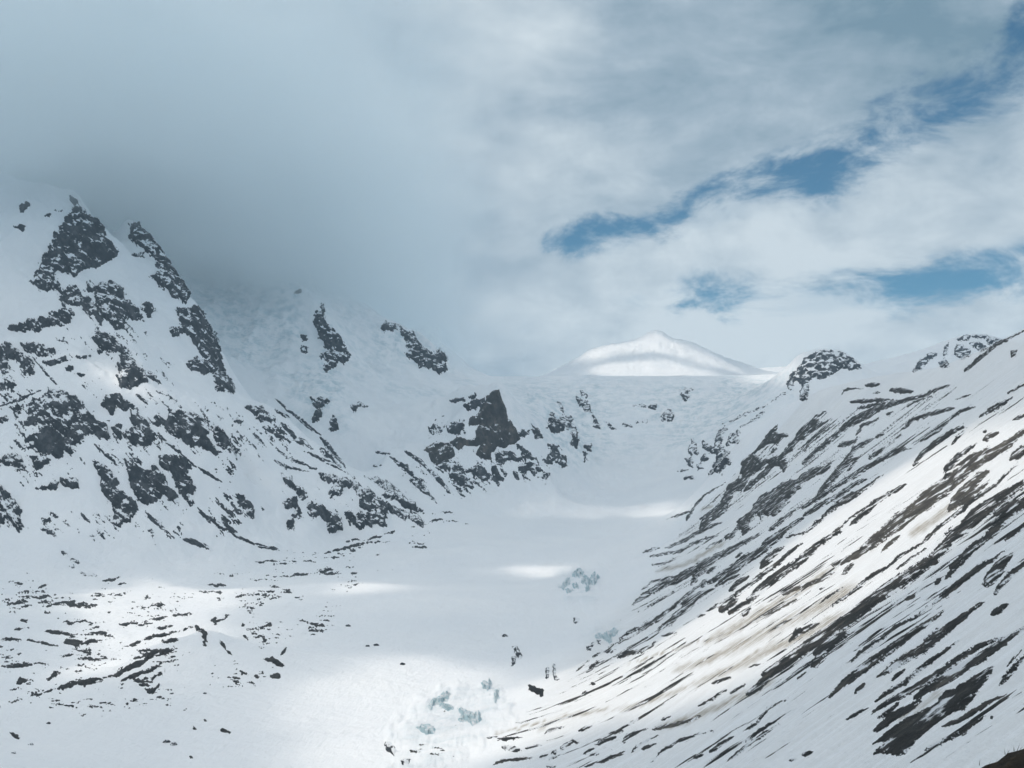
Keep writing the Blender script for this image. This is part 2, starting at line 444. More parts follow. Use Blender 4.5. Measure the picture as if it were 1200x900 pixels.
def make_snow(name):
    m = bpy.data.materials.new(name)
    nd, lk, bs = nodes_of(m)
    g, p = pos(nd, lk)
    n1 = noise(nd, lk, 0.004, 5, 0.6, p)
    col = ramp(nd, lk, n1.outputs[0], [(0.3, (0.80, 0.82, 0.85)), (0.7, (0.86, 0.87, 0.885))]).outputs[0]
    at_ = nd.new("ShaderNodeAttribute"); at_.attribute_name = "dirt"
    g2, p2 = pos(nd, lk, (0.010, 0.20, 0.010), (0, 0, 0.29))
    n2 = noise(nd, lk, 1.0, 8, 0.7, p2)
    d = math_n(nd, lk, 'MULTIPLY', at_.outputs["Fac"], math_n(nd, lk, 'SUBTRACT', math_n(nd, lk, 'MULTIPLY', n2.outputs[0], 5.5), 1.95, True), True)
    n5 = noise(nd, lk, 0.22, 6, 0.8, p)
    d = math_n(nd, lk, 'MULTIPLY', d, math_n(nd, lk, 'SUBTRACT', math_n(nd, lk, 'MULTIPLY', n5.outputs[0], 3.4), 0.75, True), True)
    col = mixc(nd, lk, d, col, (0.30, 0.26, 0.20))
    ai = nd.new("ShaderNodeAttribute"); ai.attribute_name = "ice"
    n3 = noise(nd, lk, 0.02, 8, 0.75, p)
    r3 = ramp(nd, lk, n3.outputs[0], [(0.46, (0, 0, 0)), (0.60, (1, 1, 1))])
    di = math_n(nd, lk, 'MULTIPLY', ai.outputs["Fac"], r3.outputs[0], True)
    col = mixc(nd, lk, di, col, (0.46, 0.575, 0.63))
    lk.new(col, bs.inputs["Base Color"])
    bs.inputs["Roughness"].default_value = 0.75
    bs.inputs["Specular IOR Level"].default_value = 0.2
    b1 = noise(nd, lk, 0.03, 10, 0.62, p)
    g3, p3 = pos(nd, lk, (0.10, 0.018, 0.05), (0, 0, 0.5))
    b2 = noise(nd, lk, 1.0, 7, 0.65, p3)
    hsum = math_n(nd, lk, 'ADD', b1.outputs[0], math_n(nd, lk, 'MULTIPLY', b2.outputs[0], 0.3))
    bp = nd.new("ShaderNodeBump"); bp.inputs["Strength"].default_value = 0.6; bp.inputs["Distance"].default_value = 10.0
    lk.new(hsum, bp.inputs["Height"]); lk.new(bp.outputs[0], bs.inputs["Normal"])
    return m
def make_rock(name, dark, mid, light, snow_amt=0.5, streak=(1, 1, 1), rot=(0, 0, 0), scale=0.035):
    m = bpy.data.materials.new(name)
    nd, lk, bs = nodes_of(m)
    g, p = pos(nd, lk, streak, rot)
    n1 = noise(nd, lk, scale, 10, 0.7, p)
    col = ramp(nd, lk, n1.outputs[0], [(0.32, dark), (0.5, mid), (0.68, light)]).outputs[0]
    # snow lodged on ledges that face up
    if snow_amt > 0:
        sx = nd.new("ShaderNodeSeparateXYZ"); lk.new(g.outputs["Normal"], sx.inputs[0])
        n2 = noise(nd, lk, scale * 1.1, 7, 0.62, p)
        sv = math_n(nd, lk, 'ADD', math_n(nd, lk, 'MULTIPLY', sx.outputs["Z"], 0.35), math_n(nd, lk, 'MULTIPLY', n2.outputs[0], 0.9))
        t0 = 0.80 - 0.12 * snow_amt
        r = ramp(nd, lk, sv, [(t0, (0, 0, 0)), (t0 + 0.05, (1, 1, 1))])
        col = mixc(nd, lk, r.outputs[0], col, (0.8, 0.82, 0.85))
    lk.new(col, bs.inputs["Base Color"])
    bs.inputs["Roughness"].default_value = 0.85
    bs.inputs["Specular IOR Level"].default_value = 0.25
    b1 = noise(nd, lk, scale * 2, 10, 0.7, p)
    bp = nd.new("ShaderNodeBump"); bp.inputs["Strength"].default_value = 0.7; bp.inputs["Distance"].default_value = 8.0
    lk.new(b1.outputs[0], bp.inputs["Height"]); lk.new(bp.outputs[0], bs.inputs["Normal"])
    return m
M_SNOW = make_snow("snow")
M_ROCK = make_rock("gneiss", (0.005, 0.008, 0.012), (0.018, 0.023, 0.03), (0.095, 0.10, 0.11), 0.6, (1, 1, 0.45), (0.5, 0.35, 0))
M_PYR = make_rock("brown_gneiss", (0.008, 0.009, 0.011), (0.032, 0.031, 0.031), (0.12, 0.105, 0.092), 0.3, (1, 1, 0.35), (0.1, 0.2, 0), scale=0.028)
M_RUBBLE = make_rock("dark_rubble", (0.008, 0.009, 0.010), (0.023, 0.0225, 0.021), (0.10, 0.09, 0.078), 0.2, scale=0.06)
M_SCREE = make_rock("brown_scree", (0.03, 0.028, 0.026), (0.07, 0.064, 0.056), (0.14, 0.125, 0.105), 0.25, scale=0.06)
M_ICE = make_rock("blue_ice", (0.32, 0.47, 0.53), (0.46, 0.61, 0.66), (0.70, 0.78, 0.81), 0.8, scale=0.11)
M_HOLE_SHADE = make_rock("hole_shade_black", (0.004, 0.005, 0.006), (0.008, 0.009, 0.011), (0.02, 0.022, 0.025), 0.0, scale=0.1)  # near-black colour painted in place of the shade inside the hole
M_MORAINE = make_rock("moraine_rubble", (0.010, 0.013, 0.015), (0.03, 0.032, 0.033), (0.085, 0.083, 0.078), 0.0, scale=0.06)

V = np.stack([TX, TY, TZ], -1).reshape(-1, 3)
idx = np.arange(NR * NA).reshape(NR, NA)
Q = np.stack([idx[:-1, :-1], idx[:-1, 1:], idx[1:, 1:], idx[1:, :-1]], -1).reshape(-1, 4)
mX, mY, mP = (0.25 * (A[:-1, :-1] + A[:-1, 1:] + A[1:, 1:] + A[1:, :-1]).ravel() for A in (TX, TY, PX))
reg = np.zeros(len(Q), int)                     # 0 glacier
reg[(mX > np.interp(mY, FOOT[:, 0], FOOT[:, 1]) + 15) & (mY < 4500)] = 1
reg[(mY >= 4500) & (mP > 842)] = 3
left_base = np.array([(-3000, 3400), (-1300, 3400), (-1150, 3450), (-700, 3850), (-300, 4500), (-180, 4900), (60, 5080), (240, 5450)], float)
reg[(mY > np.interp(mX, left_base[:, 0], left_base[:, 1])) & (mX < 120) & (mY < 7300)] = 2
reg[(mY > 5560) & (mX > -160) & (mP <= 842) & (mY < 7300) & (mX < 1500)] = 4
reg[(mY >= 7300) & (reg != 1)] = 5
for k, nm in enumerate(("glacier", "hillside", "mountain", "ridge", "ice_fall", "snow_peak")):
    f = Q[reg == k]
    u, inv = np.unique(f, return_inverse=True)
    me = new_mesh(nm, V[u], inv.reshape(-1, 4))
    for an, arr in (("dirt", DIRT), ("ice", ICE_A)):
        me.attributes.new(an, 'FLOAT', 'POINT').data.foreach_set("value", arr.ravel()[u].astype(np.float32))
    link(nm, me, M_SNOW, kind="structure")
# ------------------------------------------------------------------ sight lines onto the terrain
KT = np.linspace(-0.24, 0.30, 1500)
YH = np.full((NA, len(KT)), np.nan)
for j in range(NA):
    e = np.maximum.accumulate((TZ[:, j] - CAMZ) / TY[:, j])
    e = e + np.arange(NR) * 1e-9
    k = np.searchsorted(e, KT)
    ok = (k > 0) & (k < NR)
    k0 = np.clip(k, 1, NR - 1)
    t = (KT - e[k0 - 1]) / (e[k0] - e[k0 - 1])
    yv = dist[k0 - 1] + t * (dist[k0] - dist[k0 - 1])
    YH[j, ok] = yv[ok]
_taz = np.tan(az)
def ground(px, py):
    """where the sight line of a photograph pixel meets the ground (arrays); nan for sky"""
    u = (px - W0 / 2) / FPX; v = (H0 / 2 - py) / FPX
    c, s = math.cos(PITCH), math.sin(PITCH)
    dy = c - v * s
    ta = u / dy; te = (s + v * c) / dy
    a = (np.arctan(ta) + AZ) / (2 * AZ) * (NA - 1)
    b = (te - KT[0]) / (KT[1] - KT[0])
    a = np.clip(a, 0, NA - 1.001); b = np.clip(b, 0, len(KT) - 1.001)
    i, k = a.astype(int), b.astype(int)
    fa, fb = a - i, b - k
    y00, y10, y01, y11 = YH[i, k], YH[i + 1, k], YH[i, k + 1], YH[i + 1, k + 1]
    mx = np.fmax(np.fmax(y00, y10), np.fmax(y01, y11)); mn = np.fmin(np.fmin(y00, y10), np.fmin(y01, y11))
    Y = (y00 * (1 - fa) + y10 * fa) * (1 - fb) + (y01 * (1 - fa) + y11 * fa) * fb
    Y = np.where(mx > mn * 1.04, mn, Y)
    return Y * ta, Y, CAMZ + Y * te

STEP = 0.7
n_rock = 0
LOOSE = {}                                      # specks too small to pick apart, gathered per kind of ground
def components(keep):
    """label the 8-connected patches of a boolean grid"""
    lab = np.where(keep, np.arange(keep.size).reshape(keep.shape), -1)
    while True:
        p = np.pad(lab, 1, constant_values=-1)
        m = lab.copy()
        for dy in (0, 1, 2):
            for dx in (0, 1, 2):
                m = np.maximum(m, p[dy:dy + lab.shape[0], dx:dx + lab.shape[1]])
        m = np.where(keep, m, -1)
        m = np.where(keep, m.ravel()[np.maximum(m, 0)], -1)
        if (m == lab).all(): return lab
        lab = m
def outcrop(name, mat, pts_, hw, rag=1.0, relief=1.0, flow=None, stretch=1.0, bias=0.25, **props):
    """bare ground that stands out of the snow: the surface rises above the snow inside the traced outline and dives under it outside"""
    global n_rock
    n_rock += 1
    pad = 6.0 + (hw or 0)
    x0, y0 = pts_.min(0) - pad; x1, y1 = pts_.max(0) + pad
    x1 = min(x1, 1230); y1 = min(y1, 925); x0 = max(x0, -30)
    gx, gy = np.meshgrid(np.arange(x0, x1, STEP), np.arange(y0, y1, STEP))
    if gx.shape[0] < 3 or gx.shape[1] < 3: return
    ox, oy = (n_rock * 3.7) % 97, (n_rock * 5.3) % 89
    fl = flow or 0.0
    st = stretch
    ca, sa = math.cos(fl), math.sin(fl)
    al, ac = (gx * ca + gy * sa) / st, (-gx * sa + gy * ca)
    # wobble the outline so that no edge is straight
    wob_ = 2.2 if st < 3 else 1.7
    wx = gx + wob_ * rag * fbm(gx / 8 + ox, gy / 8, 4); wy = gy + wob_ * rag * fbm(gx / 8, gy / 8 + oy, 4)
    if hw is None:
        sd = poly_sd(wx, wy, pts_)
        big = max(1.0, min(5.0, float(sd.max())))
    else:
        d, t = seg_dist(wx, wy, pts_)
        prof = hw * (0.12 + 1.02 * np.clip(np.sin(np.pi * np.clip(t, 0, 1) ** 0.8), 0, 1) ** 0.65)
        sd = prof - d
        big = hw
    n1 = fbm(al / 8 + ox, ac / 7 + oy, 5, 0.62); n2 = fbm((gx * ca + gy * sa) / 3.6 + ox, ac / 2.4 + oy, 4, 0.75)
    f = sd + bias + rag * ((n1 * (2.2 + 1.1 * big) + n2 * 2.0) if st < 3 else (n1 * (1.0 + 0.9 * big) + n2 * (1.9 + 0.2 * big)))
    f = np.where(sd < -4.5, np.minimum(f, -0.5), f)
    X, Y, Z = ground(gx, gy)
    s = Y / FPX
    P3 = np.stack([X, Y, Z], -1)
    du = np.gradient(P3, axis=1); dv = np.gradient(P3, axis=0)
    nrm = np.cross(du, dv); nrm /= np.linalg.norm(nrm, axis=-1, keepdims=True) + 1e-12
    flip = np.sum(nrm * (P3 - np.array([0, 0, CAMZ])), -1) > 0
    nrm[flip] *= -1
    nrm = nrm * 0.7 + np.array([0, 0, 0.45])
    crag = fbm(al / 15 + oy, ac / 11 + ox, 5, 0.58, True) if relief > 1 else fbm(al / 10 + oy, ac / 7 + ox, 5, 0.6, True)
    inn = np.clip(f / 3.0, 0, 1)
    lift = np.where(f > 0, 0.12 + 0.18 * np.minimum(f, 3) + relief * inn * (0.25 + 1.1 * crag), np.maximum(f, -2.0) * 0.7)
    P3 = P3 + nrm * (lift * s)[..., None]
    good = np.isfinite(Y)
    ny, nx = gx.shape
    ix = np.arange(ny * nx).reshape(ny, nx)
    c = np.stack([ix[:-1, :-1], ix[1:, :-1], ix[1:, 1:], ix[:-1, 1:]], -1)
    Yc = Y.ravel()[c]; lc = lift.ravel()[c]
    with np.errstate(all='ignore'):
        keep = good.ravel()[c].all(-1) & (Yc.max(-1) < Yc.min(-1) * 1.06) & (lc.max(-1) > 0)
    lab = components(keep)
    ids, cnt = np.unique(lab[lab >= 0], return_counts=True)
    if len(ids) == 0: return
    order = np.argsort(-cnt)
    P3 = P3.reshape(-1, 3)
    for r, q in enumerate(order):
        F = c[lab == ids[q]]
        u, inv = np.unique(F, return_inverse=True)
        F = inv.reshape(-1, 4)
        if cnt[q] >= 170 or (r == 0 and cnt[q] >= 14):
            pr = dict(props)
            if r > 0 and 'group' not in pr:
                pr['label'], pr['group'] = 'broken off dark rock beside a larger cliff, rising from snow', 'rocks broken off larger cliffs'
            ob = link(name if 'group' in props or r == 0 else 'rock_crag', new_mesh(name, P3[u], F), mat, **pr)
            if name == 'ice_block':
                ob.data.polygons.foreach_set('use_smooth', np.zeros(len(ob.data.polygons), bool))
        else:
            L = LOOSE.setdefault(mat.name, [[], [], 0])
            L[0].append(P3[u]); L[1].append(F + L[2]); L[2] += len(u)

SETS = {}
SETS['crag'] = parse("""
A p 325,100 345,130 360,170 400,200 440,220 480,270 500,310 555,385 520,415 440,455 380,470 340,490 300,470 265,460 262,500 275,540 235,565 190,560 150,515 175,470 200,420 240,330 260,290 300,255 310,220 345,190 340,150
A p 270,555 310,560 350,545 400,590 460,640 480,690 470,715 430,680 380,640 340,625 300,635 285,600
A p 410,525 470,540 510,512 560,540 590,600 640,650 660,690 620,700 590,690 580,740 540,745 515,700 480,690 470,640 450,600 440,570 405,560
A p 655,635 690,625 735,660 690,680
A p 40,735 110,710 200,690 290,655 330,640 340,680 320,720 250,730 215,735 170,755 110,745 70,750
A p 610,250 650,250 690,290 730,310 770,390 800,430 850,510 890,580 870,615 820,600 790,565 750,540 715,495 745,480 740,440 700,380 650,350 605,310
A p 880,640 930,640 985,730 1010,780 1040,880 1050,940 1000,945 960,905 960,880 920,830 900,790 850,760 810,775 800,740 850,735 840,680 830,650
A p 435,785 480,765 530,780 580,830 605,880 660,930 690,985 640,1012 570,1005 540,970 560,905 560,850 510,840 470,850
B p 0,20 50,15 100,50 130,75 160,110 150,150 110,150 90,100 40,80 40,120 0,125 -40,120 -40,20
B p 100,15 160,15 230,30 260,55 220,60 180,75 150,60 120,40
B p 205,100 260,90 310,75 320,90 270,105 230,110
B p 880,105 920,85 990,95 1010,140 960,155 900,140 ; p 1010,140 1050,150 1100,220 1110,250 1070,230 1040,240 1010,215
B p 150,280 220,255 230,220 300,235 320,250 350,260 390,300 410,340 450,360 500,400 525,445 510,460 450,450 420,430 390,440 370,470 350,480 300,440 240,390 220,375 170,390 120,390 140,350 130,310
B p 120,505 170,470 120,465 180,430 190,400 240,395 300,445 350,485 330,490 350,520 330,540 300,500 290,540 260,545 240,520 210,545 230,555 200,590 170,595 150,560 140,540 180,540 160,500
B p 480,275 520,250 560,255 620,300 560,320 545,300 525,350 490,310
B p 610,330 640,320 680,370 730,430 715,465 690,490 640,490 590,450 585,425 620,400 640,400 610,360
B p 730,345 780,370 790,345 850,330 920,345 970,375 980,410 965,440 990,480 1030,520 1010,530 970,510 940,490 910,505 880,480 850,460 790,430 770,400 740,395
B p 1000,410 1020,405 1060,440 1072,480 1040,490 1010,470
B p 545,390 570,395 570,450 540,440 530,405
B p 445,565 500,590 560,665 545,680 570,710 620,740 645,790 610,840 560,865 530,850 540,790 500,730 460,670 480,650 450,600
B p 590,560 650,590 700,620 720,580 760,610 790,680 830,720 800,740 760,720 740,745 700,750 670,770 640,740 600,640
B p 750,540 800,530 870,555 890,590 870,610 880,650 920,690 900,715 880,710 910,760 900,765 850,720 830,670 800,620 760,590
B p 0,680 40,720 90,770 100,800 80,820 110,870 90,885 50,850 20,830 0,870 -40,830 -40,660
B p 180,690 260,665 290,645 370,645 365,680 310,680 280,665 250,695
B p 0,550 60,525 90,540 110,590 70,590 30,575 0,580 -30,570 -30,540
B p 30,200 60,188 80,205 55,222 ; p 0,195 25,195 20,225 0,235 ; p 45,310 95,300 95,345 75,355
B p 360,72 420,68 400,80 ; p 300,125 340,120 345,132 310,140 ; p 350,150 400,155 385,165 ; p 0,355 30,350 35,370 0,380
A p 90,165 125,148 138,165 100,188 ; p 255,188 290,182 285,195 ; p 205,210 240,200 235,220 ; p 60,265 120,258 110,275 ; p 620,395 680,380 670,405
D p 690,180 705,150 715,200 740,240 790,300 830,350 828,410 790,420 760,450 730,455 720,400 700,390 735,360 700,300 690,260 670,200
D p 580,95 610,80 600,100 ; p 610,295 640,285 640,310 620,320 ; p 615,345 640,350 635,375 615,370
D p 660,590 700,590 740,600 700,640 690,690 665,700 670,660 690,640 ; p 755,665 780,690 780,745 750,740 ; p 850,625 885,610 920,625 880,630 860,650
D p 340,625 400,625 440,650 490,690 470,700 420,690 380,650 ; p 290,680 340,695 330,705 290,700
D p 980,260 1010,230 1050,240 1070,270 1030,270 ; p 1075,262 1130,285 1195,350 1210,395 1150,365 1100,310 ; p 1200,372 1240,385 1290,425 1288,468 1240,462 1195,430 ; p 1110,330 1150,372 1190,440 1165,440 1130,385
E p 140,70 200,110 260,150 300,120 330,150 330,190 260,190 200,180 150,150
J p 325,230 360,240 380,275 420,300 440,330 410,340 385,320 380,295 330,255
J p 335,350 380,335 410,400 400,435 375,420 380,390 340,375 ; p 345,440 370,440 375,490 355,485
J p 105,330 140,330 180,370 195,400 180,430 155,420 160,380 120,370
J p 440,370 490,360 560,410 600,430 605,480 570,495 530,485 540,450 500,420 470,430 450,400
J p 620,400 660,420 700,400 720,450 690,485 660,470 630,430
J p 490,220 560,235 640,255 720,290 780,340 830,375 900,400 960,415 990,450 975,465 930,440 860,415 820,400 800,440 810,465 760,460 720,460 700,430 720,400 690,370 700,330 660,290 610,280 600,310 550,330 540,300 580,270 500,245
J p 710,235 800,260 870,295 920,340 960,385 985,395 930,400 880,370 850,340 820,340 790,325 820,300 760,260
""")
SETS['crag_band'] = parse("""
B 8 930,590 1000,640 1040,660 ; 7 690,805 740,860 ; 9 925,780 990,850 ; 9 1030,840 1110,895 ; 7 640,120 720,180 ; 6 680,130 740,190 ; 11 745,235 830,280 ; 10 640,250 690,290
B 7 0,305 60,285 130,255 200,225 ; 8 690,240 720,260 ; 6 150,70 260,200 ; 8 440,480 560,590 ; 8 740,430 860,540 920,590 ; 8 380,805 420,850
D 14 430,720 560,790 ; 15 520,700 620,810 ; 9 490,640 560,680 ; 6 480,580 660,740 ; 6 580,660 700,760 ; 14 700,770 800,880 ; 8 640,840 760,890 ; 7 500,830 560,870 ; 12 1060,240 1190,370 ; 12 1100,300 1190,430
J 16 830,140 900,190 980,280 1050,360 ; 15 900,115 980,170 1040,230 1110,310 ; 11 920,240 1000,320 ; 6 760,120 830,125 ; 8 750,185 790,180
J 8 290,160 350,190 450,210 ; 10 350,145 480,200 ; 8 460,130 560,180 665,240 ; 13 500,100 600,190 ; 9 540,100 620,190 ; 10 20,450 110,510 190,550 ; 8 190,545 310,580 ; 9 400,50 470,110
C 12 215,140 250,165 280,180 ; 12 245,180 260,200 ; 8 285,215 340,222 ; 10 145,60 180,70 205,95 ; 14 645,95 690,110 750,135 ; 9 510,0 560,45 610,90 ; 10 700,0 790,60 870,105 ; 9 900,120 980,130
""")
SETS['pyramid'] = parse("""
E p 520,338 552,316 582,302 590,345 610,400 620,440 660,490 675,540 650,560 610,575 570,575 545,600 540,640 500,625 470,610 490,570 440,570 420,570 390,590 360,570 370,620 350,630 290,665 260,640 250,600 220,590 270,560 330,560 370,540 400,530 440,545 470,530 470,500 490,470 440,475 445,440 480,420 500,380 520,350
""")
SETS['foot_crag'] = parse("""
E p 420,380 460,360 510,345 500,375 470,400 430,400 ; p 345,358 400,345 415,355 360,365 ; p 440,345 470,330 465,345
E p 340,480 400,445 415,470 400,505 360,520 345,500 ; p 245,485 290,470 310,500 270,512
E p 290,660 350,640 390,650 420,700 425,755 390,750 360,720 340,690
E p 430,690 480,655 520,690 535,745 500,735 480,700 ; p 545,640 570,660 595,725 560,735 550,690
E p 550,600 600,600 690,620 690,640 620,640 590,655 610,700 600,715 580,660 ; 9 650,690 670,730
E p 660,560 720,600 760,640 780,680 740,700 710,680 720,730 700,725 680,690 670,670 710,650 690,610 ; p 790,685 810,705 800,725 775,715
""")
SETS['ice_crag'] = parse("""
E p 810,440 835,410 850,450 880,425 920,450 925,480 880,490 850,515 830,500 810,480
E p 920,490 945,490 950,540 935,575 910,560 925,530 ; p 810,560 850,570 860,620 890,625 890,665 860,670 840,640 800,660 790,640 820,610
E p 940,340 980,360 1010,410 980,405 950,380 ; p 960,310 990,330 995,350 970,335 ; p 1020,430 1045,450 1050,490 1030,490 ; p 980,570 1010,560 1010,590 985,590 ; p 975,600 990,610 980,640
E p 730,470 770,500 780,530 750,530 ; p 680,490 720,500 700,530 675,510 ; 6 855,360 880,410
F p 390,385 450,385 430,400 410,440 395,420 ; p 290,510 330,485 360,500 355,530 310,535 ; p 240,470 275,455 265,480 ; 6 170,462 240,462 ; 7 180,540 230,535 ; 7 120,550 160,560 ; 6 40,540 80,570
M p 180,560 210,510 240,530 240,570 260,620 220,610 200,635 180,600 ; p 160,660 200,635 215,680 210,710 170,695
M p 295,510 330,545 380,560 400,480 465,390 470,430 440,510 400,600 370,610 330,580 300,560
M p 340,765 380,700 400,640 380,600 420,560 460,570 490,600 480,640 505,680 460,710 440,730 430,770 380,750
M p 500,490 530,440 570,420 575,480 540,530 510,520 ; p 250,700 280,680 290,730 255,725 ; p 280,660 300,620 325,640 320,670 290,680
M 14 480,550 520,480 ; 7 510,360 600,310 800,230 ; 10 590,400 680,350 780,270 ; 6 830,205 950,125 ; 8 100,750 170,740 ; 8 150,810 180,795 240,800
""")
SETS['knob'] = parse("""
F p 893,335 925,300 955,268 985,235 1020,211 1060,204 1110,203 1150,213 1195,235 1232,268 1240,288 1190,291 1150,286 1120,300 1085,322 1045,338 1010,332 988,350 992,385 985,430 960,440 952,400 958,355 930,345 905,390 890,370
""")
SETS['far_peak'] = parse("""
I p 685,260 700,220 750,180 790,180 770,200 740,215 720,255 ; p 820,185 825,150 850,125 840,160 838,182 ; p 870,185 880,145 910,135 950,165 940,190 905,200
I p 880,110 920,90 950,95 940,110 900,115 ; p 950,130 990,120 1030,150 980,165 ; p 960,95 1000,85 1080,110 1060,140 1040,140 1020,110 ; p 800,220 830,200 850,235 820,245
""")
SETS['crest'] = parse("""
I 14 920,262 1000,190 1080,130 1240,45 ; p 1135,165 1165,165 1160,190 1140,195
M p 590,690 650,640 700,580 780,490 800,430 840,410 860,390 860,450 900,450 950,470 900,490 870,540 830,530 780,540 740,570 700,610 720,640 760,660 840,580 860,570 850,600 800,650 830,640 870,640 850,670 780,700 730,740 700,750 660,800 620,860 580,900 460,900 500,840 560,830 600,780 590,740
M p 1180,340 1060,420 980,520 930,600 850,660 760,730 640,870 610,900 660,890 760,790 850,700 900,700 920,750 960,690 930,670 960,600 1020,530 1100,470 1200,400 1200,345
O p 620,445 700,370 760,310 830,230 880,170 970,90 1050,30 1110,20 1190,0 1190,60 1120,150 1060,200 1050,230 960,285 930,250 910,290 870,260 840,300 800,310 840,350 820,390 780,395 760,350 720,400 690,430 650,430
O 60 480,355 560,275 640,205 700,110 750,50
""")
